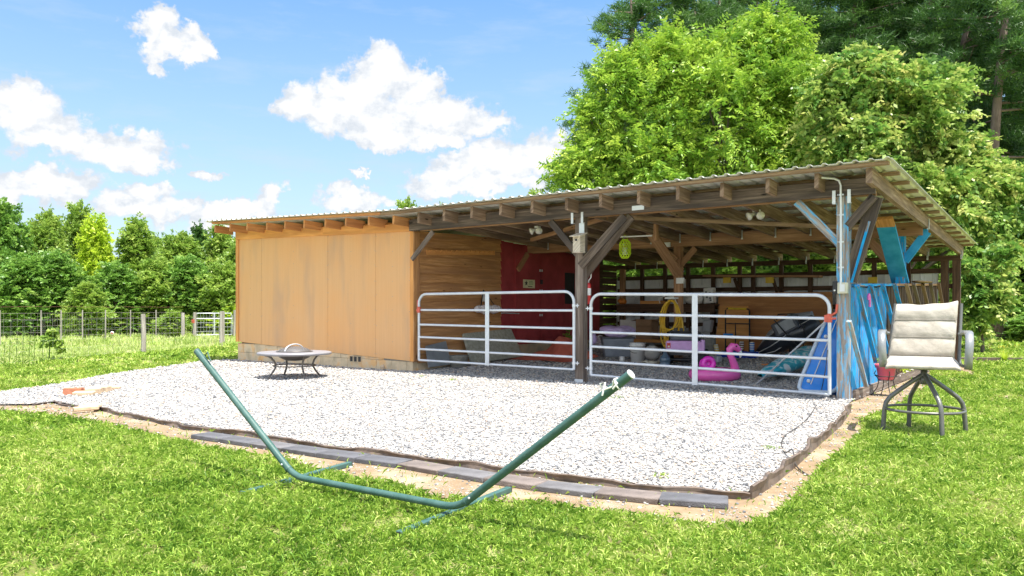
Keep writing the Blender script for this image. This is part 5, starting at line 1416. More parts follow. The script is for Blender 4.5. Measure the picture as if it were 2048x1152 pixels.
    for k in range(16):
        wd = rg.uniform(.17, .25); ln = rg.uniform(.75, 1.08) if k < 13 else rg.uniform(.5, .62); off = rg.uniform(-.08, .08); yy = yp - .06 - k * .007
        pts = []
        for i in range(25):
            a = 6.2832 * i / 24; x = q.x + off * (1 - math.cos(a)) * .5 + wd * math.sin(a) * (.86 - .14 * math.cos(a)); z = q.z - .0 - ln * (1 - math.cos(a)) / 2 - .01 * (k % 3)
            pts.append((x, yy + .01 * math.sin(a * 2 + k), z))
        mb = MB(); mb.tube(pts[:-1], .0115, 7, closed=True); mb.build('hose_loop', M['yellow'], t)
    mb = MB(); mb.box(q.x - .10, q.x + .10, yp - .20, yp - .02, q.z + .02, q.z + .05); mb.build('hose_hook', M['white'], t)
    mb = MB(); mb.tube([(q.x - .2, yp - .19, q.z - .06), (q.x - .24, yp - .19, q.z + .02), (q.x - .1, yp - .19, q.z + .08), (q.x + .08, yp - .19, q.z + .06), (q.x + .16, yp - .19, q.z - .08)], .006, 6); mb.build('tie_cord', M['white'], t)
    # lavender ride-on toy truck, seen from its rear
    c = Gf(1368, 736); t = thing('ride_on_car', 'lavender toy ride-on car with black wheels behind the right gate', 'toy car', (c.x, c.y, 0), YAW - R(18)); W_ = dict(world=False)
    mb = MB(); mb.obox((0, .35, .39), (.33, 0, 0), (0, .38, 0), (0, 0, .105)); bevel(mb.build('body', M['lavplastic'], t, **W_), .035, 3)
    mb = MB(); mb.obox((0, .36, .57), (.26, 0, 0), (0, .32, 0), (0, 0, .075)); bevel(mb.build('cabin', M['lidplastic'], t, **W_), .03, 3)
    mb = MB(); mb.tube([(-.27, .05, .50), (-.26, .02, .66), (.26, .02, .66), (.27, .05, .50)], .014, 8); mb.build('roll_bar', M['black'], t, **W_)
    for k in range(4): mb = MB(); mb.obox((-.15 + .10 * k, .02, .70), (.033, 0, 0), (0, .02, 0), (0, 0, .03)); bevel(mb.build('roof_lamp', M['black'], t, **W_), .006)
    for s in (-1,): mb = MB(); mb.obox((-.27, -.034, .41), (.032, 0, 0), (0, .004, 0), (0, 0, .045)); tl_ = mb.build('tail_light', M['extred'], t, **W_); mb = MB(); mb.obox((-.27, -.041, .39), (.018, 0, 0), (0, .003, 0), (0, 0, .015)); mb.build('reflector', M['bulb'], tl_, **W_)
    mb = MB(); mb.obox((0, .3, .27), (.27, 0, 0), (0, .36, 0), (0, 0, .035)); mb.build('chassis', M['black'], t, **W_)
    mb = MB(); mb.tube([(-.3, .0, .15), (.3, .0, .15)], .03, 8); mb.build('axle', M['black'], t, **W_)
    for x in (-.33, .33):
        for y in (.0, .62):
            Mx = Matrix.Rotation(R(90), 3, 'Y'); mb = MB(); prof = [(0, -.07), (.09, -.07), (.14, -.06), (.155, -.03), (.150, -.01), (.155, .01), (.155, .03), (.14, .06), (.09, .07), (0, .07)]
            mb.lathe(prof, (x, y, .17), 22, Mx); wh = mb.build('wheel', M['rubber'], t, **W_)
            mb = MB(); mb.lathe([(0, -.075), (.06, -.073), (.075, -.0705)], (x, y, .17), 16, Mx); mb.build('hub', M['silver'], wh, **W_)
    mb = MB(); mb.obox((.34, -.02, .42), (.03, 0, 0), (0, .03, 0), (0, 0, .10)); bevel(mb.build('side_bumper', M['lavplastic'], t, **W_), .01)
    # blue water jug in front of the toy car
    c = Gf(1330, 738); mb = MB(); mb.lathe([(0, .02), (.09, .02), (.10, .05), (.10, .11), (.09, .12), (.10, .13), (.10, .19), (.06, .25), (.035, .27), (.035, .31), (0, .31)], (c.x, c.y, 0), 22); tag(mb.build('water_jug', M['clearjug']), 'dark blue-grey plastic jug beside the toy car wheel', 'jug')
    # flamingo ring
    c = Gf(1429, 762); t = thing('flamingo_float', 'pink inflatable flamingo ring lying on the gravel', 'pool float', (c.x, c.y, 0), YAW)
    mb = MB(); n1, n2 = 44, 16; V = []
    for i in range(n1):
        a = 6.2832 * i / n1
        for k in range(n2):
            b_ = 6.2832 * k / n2; r = .265 + (.095 + .004 * math.cos(26 * a)) * math.cos(b_); V.append((r * math.cos(a) * 1.12, r * math.sin(a), .105 + .095 * math.sin(b_)))
    mb.add(V, [(i * n2 + k, ((i + 1) % n1) * n2 + k, ((i + 1) % n1) * n2 + (k + 1) % n2, i * n2 + (k + 1) % n2) for i in range(n1) for k in range(n2)], None, True); mb.build('ring', M['pink'], t, world=False)
    mb = MB(); npts = [(.30, -.10, .15), (.275, -.12, .26), (.235, -.13, .36), (.20, -.13, .44), (.20, -.13, .50), (.24, -.13, .545), (.30, -.13, .535), (.345, -.13, .49), (.365, -.13, .45)]
    mb.tube(npts, [.075, .062, .052, .05, .055, .062, .058, .04, .018], 14); nk = mb.build('neck_and_head', M['pink'], t, world=False)
    mb = MB(); mb.tube([(.335, -.13, .505), (.365, -.13, .455), (.372, -.13, .405), (.36, -.13, .37)], [.036, .03, .022, .008], 10); bk = mb.build('beak', M['white'], nk, world=False)
    mb = MB(); mb.ball((.29, -.19, .55), .014, 8, 6); mb.build('eye', M['black'], nk, world=False)
    for k in range(2): mb = MB(); mb.ball((-.12 + .02 * k, -.05 + .22 * k, .24), .12, 16, 12, .05, k, (.9, .45, .85)); mb.build('wing', M['magenta'], t, world=False)
    mb = MB(); mb.tube(arc((-.12, -.10, .28), .075, 0, 6.28, 20, (1, 0, 0), (0, .1, 1))[:-1], .045, 10, closed=True); mb.build('tail_ring', M['magenta'], t, world=False)
    # plywood sheets leaning on the back wall
    def ply(pa, pb, ta, tb, lab, y0, y1, mat='ply'):
        A = at(*pa, 'y', y0); B_ = at(*pb, 'y', y0); A.z = B_.z = fz(y0) + .03; C_ = at(*tb, 'y', y1); D_ = at(*ta, 'y', y1); C_.z = D_.z = (C_.z + D_.z) / 2
        mb = MB(); mb.prism([A, B_, C_, D_], (0, .02, 0)); tag(mb.build('plywood_sheet', M[mat]), lab, 'plywood', 'plywood sheets against the rear wall')
    ply((1434, 700), (1668, 700), (1437, 584), (1664, 586), 'wide reddish plywood sheet leaning on the rear wall', 6.75, 7.40)
    ply((1428, 706), (1500, 706), (1440, 612), (1496, 612), 'narrower orange plywood offcut in front of the wide sheet', 6.45, 6.66, 'stain')
    # hand truck with yellow handle
    c0 = Gf(1452, 722); y = c0.y + .9
    t = thing('hand_truck', 'black tubular hand truck with a yellow handle bar before the plywood', 'hand truck', (at(1475, 700, 'y', y).x, y, 0))
    A, B_, C_, D_ = at(1451, 712, 'y', y), at(1451, 617, 'y', y + .25), at(1499, 618, 'y', y + .25), at(1499, 712, 'y', y)
    mb = MB(); mb.tube([A, B_ + Vector((0, 0, -.04)), B_ + Vector((.03, 0, 0)), C_ + Vector((-.03, 0, 0)), C_ + Vector((0, 0, -.04)), D_], .016, 10); mb.build('frame', M['black'], t)
    mb = MB(); mb.tube([B_ + Vector((.06, 0, 0)), C_ + Vector((-.06, 0, 0))], .022, 10); mb.build('handle_grip', M['gold'], t)
    for f in (.32, .62): mb = MB(); mb.tube([B_.lerp(A, f), C_.lerp(D_, f)], .012, 8); mb.build('crossbar', M['black'], t)
    mb = MB(); mb.tube([B_.lerp(C_, .42) + (A - B_) * .3, A.lerp(D_, .42)], .012, 8); mb.build('centre_bar', M['black'], t)
    mb = MB(); mb.box(A.x - .02, D_.x + .02, y - .22, y - .02, fz(y) + .03, fz(y) + .045); mb.build('toe_plate', M['black'], t)
    for X_ in (A, D_): mb = MB(); mb.lathe([(0, -.03), (.1, -.03), (.11, 0), (.1, .03), (0, .03)], (X_.x, y + .12, fz(y) + .12), 18, Matrix.Rotation(R(90), 3, 'Y')); mb.build('wheel', M['rubber'], t)
    mb = MB(); q = at(1457, 669, 'y', y - .05); mb.box(q.x - .1, q.x + .1, y - .08, y - .03, q.z - .02, q.z + .02); mb.build('blue_strap', M['bluevinyl'], t)
    # striped tubes
    for k, (px, py, tp, m, lab) in enumerate(((1437, 716, 690, 'stripeyellow', 'leftmost striped yellow tube standing by the plywood, tilted'), (1462, 714, 689, 'stripeyellow', 'upright striped yellow tube behind the flamingo head'),
                                             (1483, 716, 685, 'stripebrown', 'dark brown tube with white stripes by the plywood'), (1504, 717, 686, 'stripeblue', 'blue tube with white stripes at the right end of the row'))):
        c = Gf(px, py); h = at(px, tp, 'y', c.y).z - fz(c.y); mb = MB(); r = .045
        Mx = Matrix.Rotation(R(-14 if k == 0 else 0), 3, 'Y')
        mb.lathe([(0, 0), (r, 0), (r * .95, h * .3), (r, h * .6), (r * 1.1, h * .92), (r * .8, h), (0, h)], (c.x, c.y, .02), 16, Mx); tag(mb.build('toy_bat', M[m]), lab, 'tube', 'striped tubes by the plywood')
    # royal blue float on the floor behind the flamingo
    a, b = Gf(1432, 718), Gf(1512, 719); mb = MB(); mb.tube([a + Vector((0, 0, .08)), a.lerp(b, .5) + Vector((0, .05, .09)), b + Vector((0, 0, .08))], [.05, .085, .06], 14); mb.tube([a + Vector((.1, .15, .08)), b + Vector((0, .15, .08))], .07, 14); tag(mb.build('air_bed', M['royal']), 'royal blue deflated air bed on the floor by the striped tubes', 'air bed')
    q = Gf(1418, 712); mb = MB(); mb.obox((q.x, q.y, .22), (.13, .02, 0), (-.01, .08, 0), (0, .03, .20)); o = mb.build('tan_bag', M['concrete']); bevel(o, .04, 3); tag(o, 'limp beige grey sack standing right of the toy car', 'sack')
    q = Gf(1425, 727); mb = MB(); mb.obox((q.x, q.y, .09), (.15, 0, 0), (0, .1, 0), (0, 0, .06)); o = mb.build('white_tray', M['whitemetal']); bevel(o, .02); tag(o, 'low pale blue-white tray behind the flamingo ring', 'tray')
    # dark inflatable boat on a cart
    q = Gf(1585, 720); t = thing('inflatable_raft', 'black inflatable raft with white piping tilted on the beach cart', 'raft', (q.x, q.y + .3, .3))
    yy = q.y + .45; e = [at(1513, 705, 'y', yy), at(1545, 690, 'y', yy), at(1590, 668, 'y', yy), at(1632, 650, 'y', yy)]
    mb = MB(); mb.tube([e[0] + Vector((-.0, 0, 0)), e[0].lerp(e[1], .5), e[1], e[1].lerp(e[2], .5), e[2], e[3], e[3] + (e[3] - e[2]) * .15], [.04, .13, .19, .23, .25, .22, .12], 20); mb.build('hull', M['navy'], t)
    mb = MB(); mb.tube([e[0] + Vector((.02, .12, .1)), e[1] + Vector((-.05, .12, .2)), e[2] + Vector((-.12, .14, .28)), e[3] + Vector((-.1, .14, .18))], [.03, .10, .13, .10], 14); mb.build('side_tube', M['silver'], t)
    mb = MB(); mb.tube([e[0] + Vector((.02, -.11, -.02)), e[1] + Vector((.02, -.195, -.02)), e[1].lerp(e[2], .5) + Vector((.03, -.235, .02)), e[2] + Vector((.02, -.225, .11)), e[3] + Vector((.0, -.16, .15))], .010, 6)
    mb.tube([e[0] + Vector((.06, -.12, -.06)), e[1] + Vector((.1, -.16, -.12)), e[2] + Vector((-.1, -.17, -.18))], .010, 6); mb.build('piping', M['white'], t)
    mb = MB(); mb.lathe([(.018, 0), (.035, 0), (.035, .01), (.018, .01)], e[0] + Vector((.05, -.09, .0)), 16, Matrix.Rotation(R(90), 3, 'X')); mb.build('valve', M['white'], t)
    mb = MB(); mb.tube(arc(e[2] + Vector((-.13, -.19, .17)), .08, 0, 6.28, 18, (1, 0, .3), (0, 0, .6))[:-1], .007, 6, closed=True); mb.build('grab_line', M['white'], t)
    q2 = at(1574, 652, 'y', yy - .12); Mx = Matrix.Rotation(R(-28), 3, 'Y'); t2 = thing('cooler', 'dark cooler with a clear lid strapped on the raft', 'cooler', (q2.x, q2.y, q2.z - .12))
    mb = MB(); mb.obox(q2, Mx @ Vector((.25, 0, 0)), (0, .16, 0), Mx @ Vector((0, 0, .15))); bevel(mb.build('box', M['lidplastic'], t2), .03, 3)
    mb = MB(); mb.obox(q2 + Vector((.01, -.165, .01)), Mx @ Vector((.18, 0, 0)), (0, .006, 0), Mx @ Vector((0, 0, .10))); mb.build('clear_panel', M['silver'], t2)
    t3 = thing('beach_cart', 'black folding cart with straps under the raft', 'cart', (q.x + .2, q.y, 0))
    def tb(pts, r=.013, nm='cart_frame', mm='black'): mb = MB(); mb.tube(pts, r, 8); mb.build(nm, M[mm], t3)
    tb([at(1548, 640, 'y', yy - .32), at(1592, 690, 'y', yy - .32), at(1625, 712, 'y', yy - .3)]); tb([at(1596, 640, 'y', yy - .32), at(1628, 690, 'y', yy - .3)])
    tb([at(1553, 640, 'y', yy + .3), at(1556, 629, 'y', yy + .3), at(1590, 627, 'y', yy + .3), at(1594, 640, 'y', yy + .3)])
    tb([at(1594, 700, 'y', yy - .3), at(1640, 705, 'y', yy - .3)], .03, 'cart_bed')
    tb([at(1609, 650, 'y', yy - .3), at(1606, 700, 'y', yy - .3), at(1640, 700, 'y', yy - .3)], .009)
    for px in (1586, 1640): c = at(px, 722, 'y', yy - .25); mb = MB(); mb.lathe([(0, -.05), (.08, -.05), (.11, -.03), (.11, .03), (.08, .05), (0, .05)], (c.x, c.y, fz(c.y) + .13), 18, Matrix.Rotation(R(70), 3, 'Y')); mb.build('wheel', M['rubber'], t3)
    q = Gf(1535, 733); mb = MB(); mb.obox((q.x, q.y, .035), (.10, .02, .005), (-.01, .045, 0), (0, 0, .014)); tag(mb.build('orange_scoop', M['orange']), 'small flat orange plastic piece on the gravel', 'plastic piece')
    # teal float
    a, b = Gf(1520, 775), Gf(1612, 738); t = thing('teal_float', 'teal and white printed inflatable float lying behind the right gate', 'pool float', ((a.x + b.x) / 2, (a.y + b.y) / 2, 0))
    mb = MB(); V = []; n1, n2 = 24, 14; X = (b - a); L_ = X.length; X.normalize(); Y = Vector((-X.y, X.x, 0))
    for i in range(n1 + 1):
        f = i / n1; r = (math.sin(math.pi * min(1, f * 1.15 + .02) * .5) ** .6) * .22 * (1 - .25 * f); zc_ = .13 + .10 * f + .10 * f * f
        for k in range(n2):
            b_ = 6.2832 * k / n2; p = a + X * L_ * f * 1.08 + Y * r * 1.25 * math.cos(b_) + Vector((0, 0, zc_ + r * .72 * math.sin(b_))); V.append(p)
    mb.add(V, [(i * n2 + k, i * n2 + (k + 1) % n2, (i + 1) * n2 + (k + 1) % n2, (i + 1) * n2 + k) for i in range(n1) for k in range(n2)] + [tuple(range(n1 * n2, n1 * n2 + n2))], None, True); mb.build('float_body', M['teal'], t)
    # blue board leaning by the post
    # a thick slab, rounded nose at the foot, white rim
    ca = at(1590, 784, 'y', -.0 + .12); ta = at(1652, 632, 'y', .75); cb = at(1672, 775, 'y', .18); tb_ = at(1706, 640, 'y', .80)
    t = thing('paddle_board', 'bright blue inflatable board with pale rim leaning behind the right gate latch', 'paddle board', ((ca.x + cb.x) / 2, .3, 0))
    U = (ta - ca); Wv = Vector((cb.x - ca.x, .12, 0)); nrm = U.cross(Wv).normalized()
    if nrm.y > 0: nrm = -nrm
    def outline(s):        # s scales towards the axis
        o = []; w0 = .5
        for f, l in ((.0, .22), (.015, .10), (.05, .03), (.12, .0), (.5, .0), (.98, .02)): o.append((l, f))
        pts = [(l, f) for l, f in o] + [(1 - l, f) for l, f in o[::-1]]
        return [ca + Wv * (.5 + (l - .5) * s) + U * (.5 + (f - .5) * (1 - (1 - s) * .35)) for l, f in pts]
    o1 = outline(1); mb = MB(); mb.prism([p for p in o1], nrm * -.20); bd = mb.build('board_body', M['bluevinyl'], t); bevel(bd, .085, 6)
    for f in bd.data.polygons: f.use_smooth = True
    mb = MB(); e = outline(.95); mb.tube([p + nrm * .004 for p in e], .028, 8, closed=True); mb.build('pale_rim', plain('pale_grey_vinyl', (.62, .72, .82), .35), t)
    mb = MB(); mb.tube([ca + Wv * .30 + U * .10 + nrm * .006, ca + Wv * .30 + U * .97 + nrm * .006], .007, 6); mb.build('stripe', M['white'], t)
    for f, l in ((.14, .22), (.72, .2)): mb = MB(); mb.ball(ca + Wv * l + U * f + nrm * .01, .026, 12, 8, 0, 1); mb.build('valve', M['white'], t)
    # pole leaning from the gravel onto the gate
    a, b = Gf(1512, 772) + Vector((0, 0, .05)), at(1653, 641, 'y', .02); mb = MB(); mb.tube([a, b], .0125, 10)
    tag(mb.build('pole', M['gate']), 'thin silver pole slanting from the gravel up to the red gate latch', 'pole')


before = set(bpy.data.objects)
stored()
for o in set(bpy.data.objects) - before:          # stand things that were built at height zero on the sloping floor
    if o.parent is None and o.name.split('.')[0] in ('bucket', 'pumpkin', 'cinder_block', 'storage_tub', 'tarp', 'storage_tote', 'blanket', 'cloth_bundle', 'mug', 'round_jug', 'rope', 'ride_on_car', 'water_jug',
                                                     'flamingo_float', 'toy_bat', 'air_bed', 'tan_bag', 'white_tray', 'orange_scoop', 'teal_float'):
        o.location.z += fz(o.location.y)
# ------------------------------------------------------------------ wire fences at left
def fences():
    def wire_run(mb, a, b, hs, vstep, r=.004, sag=0):
        for h in hs: mb.tube([a + Vector((0, 0, h)), b + Vector((0, 0, h))], r, 4, caps=False)
        L = (b - a).length; n = int(L / vstep)
        for i in range(n):
            p = a.lerp(b, (i + .5) / n); mb.tube([p + Vector((0, 0, hs[0])), p + Vector((0, 0, hs[-1]))], r * .8, 4, caps=False)
    # far fence
    t = thing('wire_fence', 'far woven wire fence on pale metal posts before the left tree line', 'fence', tuple(G(180, 690)))
    line = [G(-60, 697), G(0, 692), G(82, 690), G(122, 686), G(165, 682), G(211, 680.5), G(261, 679.5), G(312, 678), G(366, 676)]
    mb = MB()
    for a, b in zip(line, line[1:]): wire_run(mb, a, b, (.05, .22, .4, .6, .82, 1.02), .17, .0028)
    mb.build('wire_mesh', M['rotpost'], t)
    for p in line[1:-1]: mb = MB(); mb.box(p.x - .015, p.x + .015, p.y - .015, p.y + .015, 0, 1.12); mb.build('post', M['rotpost'], t)
    mb = MB(); rusty = plain('rusty_wire', (.30, .13, .09), .7)
    for a, b in zip(line, line[1:]): mb.tube([a + Vector((0, 0, 1.22)), b + Vector((0, 0, 1.24))], .003, 4, caps=False)
    mb.build('barbed_wire', rusty, t)
    def wpost(px, py, h, lab, r=.075):
        p = G(px, py); mb = MB(); mb.tube([p + Vector((0, 0, -.05)), p + Vector((RND.uniform(-.01, .01), 0, h * .5)), p + Vector((RND.uniform(-.03, .03), 0, h))], [r, r * .97, r * .93], 10)
        tag(mb.build('fence_post', M['rotpost']), lab, 'fence post', 'grey wooden fence posts'); return p
    n1 = wpost(287, 706, 1.03, 'grey wooden post standing alone nearest the camera on the left meadow', .062)
    n2 = wpost(444, 690, 1.08, 'grey wooden post just in front of the small far gate', .085)
    wpost(366, 676, 1.0, 'grey wooden post at the end of the far wire fence', .075)
    gp = wpost(389, 676, 1.02, 'reddish grey gate post with a latch left of the small far gate', .075)
    ge = wpost(470, 674, 1.1, 'grey wooden post behind the barn corner at the gate hinge side', .08)
    # near fence, thin wire
    t = thing('wire_fence', 'nearly invisible near wire mesh strung along the meadow edge', 'fence', tuple(n1)); mb = MB()
    far = G(-80, 748)
    far = n1 + (n1 - n2).normalized() * 9
    for a, b in ((far, n1), (n1, n2)): wire_run(mb, a, b, (.08, .28, .48, .7, .92), .3, .0008)
    mb.build('wire_mesh', M['galv'], t)
    # small far gate
    a = G(392, 675.5); b = G(464, 674); t = thing('pasture_gate', 'small far galvanised gate between grey wooden posts', 'gate', tuple((a + b) / 2))
    z = Vector((0, 0, 1)); mb = MB(); H_ = .98
    mb.tube([a + z * .1, a + z * (H_ - .1), a.lerp(b, .03) + z * H_, a.lerp(b, .97) + z * H_, b + z * (H_ - .1), b + z * .1, a + z * .1], .017, 8); mb.build('gate_frame', M['gate'], t)
    mb = MB(); mb.tube([a + z * .76, b + z * .76], .024, 8); mb.build('rail', M['gate'], t)
    mb = MB(); mb.tube([a.lerp(b, .5) + z * .1, a.lerp(b, .5) + z * H_], .024, 8); mb.build('centre_bar', M['gate'], t)
    mb = MB()
    for h in (.25, .42, .6): mb.tube([a + z * h, b + z * h], .004, 4)
    for i in range(12): mb.tube([a.lerp(b, (i + .5) / 12) + z * .1, a.lerp(b, (i + .5) / 12) + z * H_], .003, 4)
    mb.build('wire_infill', M['galv'], t)
    mb = MB(); mb.box(gp.x - .05, gp.x + .11, gp.y - .1, gp.y - .07, .60, .74); mb.build('latch', M['latch'], t)
    for px, py, l in ((154, 667, 'red and white round target disc on the far fence, left one'), (224.5, 666, 'red and white round target disc on the far fence, right one')):
        q0 = G(px, 684); c = atz(px, py, (q0 - CAM).length * .97 if False else (Vector((q0.x, q0.y, 0)) - Vector((CAM.x, CAM.y, 0))).length * .985)
        Mx = Matrix.Rotation(YAW, 3, 'Z') @ Matrix.Rotation(R(90), 3, 'X')
        t = thing('target_disc', l, 'disc', tuple(c)); mb = MB(); mb.lathe([(0, 0), (.068, 0), (.068, .012), (0, .012)], c, 20, Mx); d = mb.build('disc', M['white'], t)
        mb = MB(); mb.lathe([(0, .013), (.038, .013), (.038, .02), (0, .02)], c, 16, Mx); mb.build('red_centre', M['extred'], t)


fences()


# ------------------------------------------------------------------ trees
def cloud(rng, lobes, per, clump_r, size, mat, name, parent, loc, up=.35, asp=.5, droop=.3, dens=1.0, flat=.65, inner=.15):
    """lobes: (cx,cy,cz,rx,ry,rz,number of clumps)"""
    P = []; O = []; RN = []
    for cx, cy, cz, rx, ry, rz, nc in lobes:
        d = unit(rng.normal(0, 1, (nc, 3))); d[:, 2] = np.where((d[:, 2] < -.5), -d[:, 2] * .6, d[:, 2]); d = unit(d)
        rad = np.where(rng.uniform(0, 1, nc) < inner, rng.uniform(.35, .75, nc), rng.uniform(.76, 1.13, nc))[:, None]
        c = np.array([cx, cy, cz]) + d * rad * np.array([rx, ry, rz])
        m = (per * rng.uniform(.5, 1.5, nc)).astype(int); idx = np.repeat(np.arange(nc), m); n = len(idx)
        q = unit(rng.normal(0, 1, (n, 3))) * (rng.uniform(0, 1, n) ** .42)[:, None]
        cr = clump_r * rng.uniform(.6, 1.35, nc)
        off = q * cr[idx][:, None] * np.array([1, 1, flat])
        P.append(c[idx] + off); O.append(unit(q + d[idx] * .6)); tone = np.clip(rng.normal(.5, .17, nc), 0, 1)
        RN.append(np.clip(tone[idx] + rng.normal(0, .14, n) + q[:, 2] * .12, 0, 1))
    P = np.concatenate(P); O = np.concatenate(O); RN = np.concatenate(RN)
    return leaves(name, P, rng, size, mat, parent, up=up, asp=asp, outward=O, droop=droop, rn=RN)


def sprays(rng, lobes, twigs, size, mat, name, parent, tl=.7, nl=16, asp=.42, droop=.25, inner=.12, lift=.15, spread=(.72, 1.16), ground=-.5):
    """leafy twigs: every twig carries leaves along both sides, so the crown edge is ragged"""
    B0 = []; D0 = []; TN = []
    for cx, cy, cz, rx, ry, rz, nc in lobes:
        d = unit(rng.normal(0, 1, (nc, 3))); d[:, 2] = np.where(d[:, 2] < ground, -d[:, 2] * .7, d[:, 2]); d = unit(d)
        rad = np.where(rng.uniform(0, 1, nc) < inner, rng.uniform(.3, .72, nc), rng.uniform(spread[0], spread[1], nc))[:, None]
        c = np.array([cx, cy, cz]) + d * rad * np.array([rx, ry, rz]); tone = rng.normal(.5, .15, nc)
        idx = np.repeat(np.arange(nc), twigs); n = len(idx)
        B0.append(c[idx] + rng.normal(0, .22, (n, 3)) * tl); dd = d[idx] * .75 + rng.normal(0, .62, (n, 3)); dd[:, 2] += lift; D0.append(unit(dd)); TN.append(tone[idx] + rng.normal(0, .07, n))
    B0 = np.concatenate(B0); D0 = np.concatenate(D0); TN = np.concatenate(TN); n = len(B0)
    T_ = tl * rng.uniform(.55, 1.35, n); side = unit(np.cross(D0, np.array([0, 0, 1.0]) + rng.normal(0, .5, (n, 3))))
    f = np.tile((np.arange(nl) // 2 + .5) / (nl / 2), n); idx = np.repeat(np.arange(n), nl); sg = np.tile(np.where(np.arange(nl) % 2, 1.0, -1.0), n)[:, None]
    d = D0[idx]; pos = B0[idx] + d * (T_[idx] * f)[:, None]; pos[:, 2] -= droop * (f ** 2) * T_[idx]
    ax = unit(side[idx] * sg * .8 + d * .55 + rng.normal(0, .28, (len(idx), 3)) + np.array([0, 0, -droop * 1.2])); s = (size * rng.uniform(.65, 1.3, len(idx)) * (1.1 - .45 * f))[:, None]
    nr = unit(np.cross(ax, d * sg) * 1.0 + rng.normal(0, .35, (len(idx), 3))); nr = np.where(nr[:, 2:3] < 0, -nr, nr); bt = unit(np.cross(nr, ax))
    V = np.stack([pos, pos + ax * s * .45 + bt * s * asp * .5, pos + ax * s, pos + ax * s * .45 - bt * s * asp * .5], 1)
    rn = np.clip(TN[idx] + .22 * (f - .5) + rng.normal(0, .08, len(idx)), 0, 1)
    return arr_mesh(name, V.reshape(-1, 3), np.arange(len(idx) * 4).reshape(-1, 4), mat, np.repeat(rn, 4), parent=parent)


def trunk(parent, h, r, mat, rng, lean=(0, 0), limbs=(), n=7):
    mb = MB(); pts = [(lean[0] * (i / n) ** 1.3 + rng.normal(0, .02) * h * .05 * (i > 0), lean[1] * (i / n) ** 1.3 + rng.normal(0, .02) * h * .05 * (i > 0), h * i / n) for i in range(n + 1)]
    mb.tube(pts, [r * (1.25 if i == 0 else 1) * (1 - .75 * i / n) for i in range(n + 1)], 9)
    mb.build('trunk', mat, parent, world=False)
    if len(limbs):
        mb = MB()
        for l in limbs:
            i = rng.integers(2, n); s = Vector(pts[i]); e = Vector(l); 
            if e.z < s.z: s = Vector(pts[2])
            k = s.lerp(e, .5) + Vector((rng.normal(0, .12), rng.normal(0, .12), -.06 * (e - s).length)); rr = r * (.42 - .03 * i)
            mb.tube([s, k, e], [rr, rr * .6, rr * .2], 6)
        mb.build('limbs', mat, parent, world=False)


def lobes_from_px(L, Z, base, depth=.9, dens=1.0, sh=20):
    out = []; kx = Vector((math.cos(YAW), math.sin(YAW), 0))
    for px, py, rx, rz, nc in L[:]:
        c = atz(px, py, Z) - base; s = Z / FP; rx = max(rx - sh, rx * .55); rz = max(rz - sh, rz * .55); out.append((c.x, c.y, c.z, rx * s * depth, rx * s * depth, rz * s, int(nc * dens)))
    return out


def big_trees():
    rng = np.random.default_rng(21)
    Z = 26; b0 = atz(1420, 617, Z); base = Vector((b0.x, b0.y, 0))
    t = thing('leafy_tree', 'large bright yellow-green leafy tree rising behind the barn roof', 'tree', tuple(base))
    L = [(1440, 250, 175, 170, 150), (1270, 235, 105, 130, 80), (1195, 335, 78, 68, 44), (1560, 165, 95, 120, 70), (1400, 150, 95, 85, 55), (1560, 320, 110, 95, 70), (1330, 345, 140, 75, 75),
         (1250, 160, 55, 60, 26), (1530, 85, 70, 55, 34), (1180, 240, 34, 42, 14), (1330, 110, 60, 42, 24), (1130, 355, 40, 30, 14), (1440, 420, 200, 80, 90), (1600, 260, 60, 100, 34), (1210, 400, 90, 50, 34)]
    lb = lobes_from_px(L, Z, base)
    sprays(rng, lobes_from_px(L, Z, base, .9, 2.0), 4, .185, M['leafbright'], 'crown', t, .78, 20, .40, .3, .22, .2)
    trunk(t, 7.5, .28, M['bark'], rng, (.3, .2), [(l[0], l[1], l[2]) for l in lb] + [(l[0] * .6 + .5, l[1] * .8, l[2] + 1) for l in lb[:6]])
    Z = 23; b0 = atz(1800, 617, Z); base = Vector((b0.x, b0.y, 0))
    t = thing('broadleaf_tree', 'glossy broad-leaved tree with yellowish tips right of the bright tree', 'tree', tuple(base))
    L = [(1715, 175, 85, 80, 70), (1830, 245, 100, 110, 80), (1700, 310, 100, 100, 70), (1915, 350, 90, 90, 60), (1850, 420, 130, 110, 100), (1970, 420, 70, 80, 40), (1740, 420, 110, 90, 60), (1930, 510, 85, 70, 40), (2015, 370, 45, 50, 16), (1650, 230, 50, 90, 26), (1900, 170, 40, 36, 8), (1990, 500, 40, 60, 14)]
    lb = lobes_from_px(L, Z, base)
    sprays(rng, lobes_from_px(L, Z, base, .9, 2.3), 4, .18, M['leaftulip'], 'crown', t, .62, 14, .58, .5, .25, .1)
    trunk(t, 6.2, .22, M['bark'], rng, (-.3, .2), [(l[0], l[1], l[2]) for l in lb] + [(l[0] * .7, l[1] * .7, l[2] + .6) for l in lb[:6]])
    # low leafy sprouts of the same kind by the barn corner
    Z = 20.5; b0 = atz(1965, 617, Z); base = Vector((b0.x, b0.y, 0))
    t = thing('broadleaf_shrub', 'broad-leaved shrub on the grass right of the barn corner', 'shrub', tuple(base))
    L = [(1965, 590, 55, 60, 46), (1940, 540, 40, 40, 20), (2005, 520, 36, 40, 16), (1950, 640, 42, 26, 20), (1990, 600, 30, 40, 12)]
    lb = lobes_from_px(L, Z, base); sprays(rng, lb, 5, .17, M['leaftulip'], 'foliage', t, .42, 12, .6, .5)
    trunk(t, 1.6, .05, M['bark'], rng, (0, .1), [(l[0], l[1], l[2]) for l in lb])


big_trees()


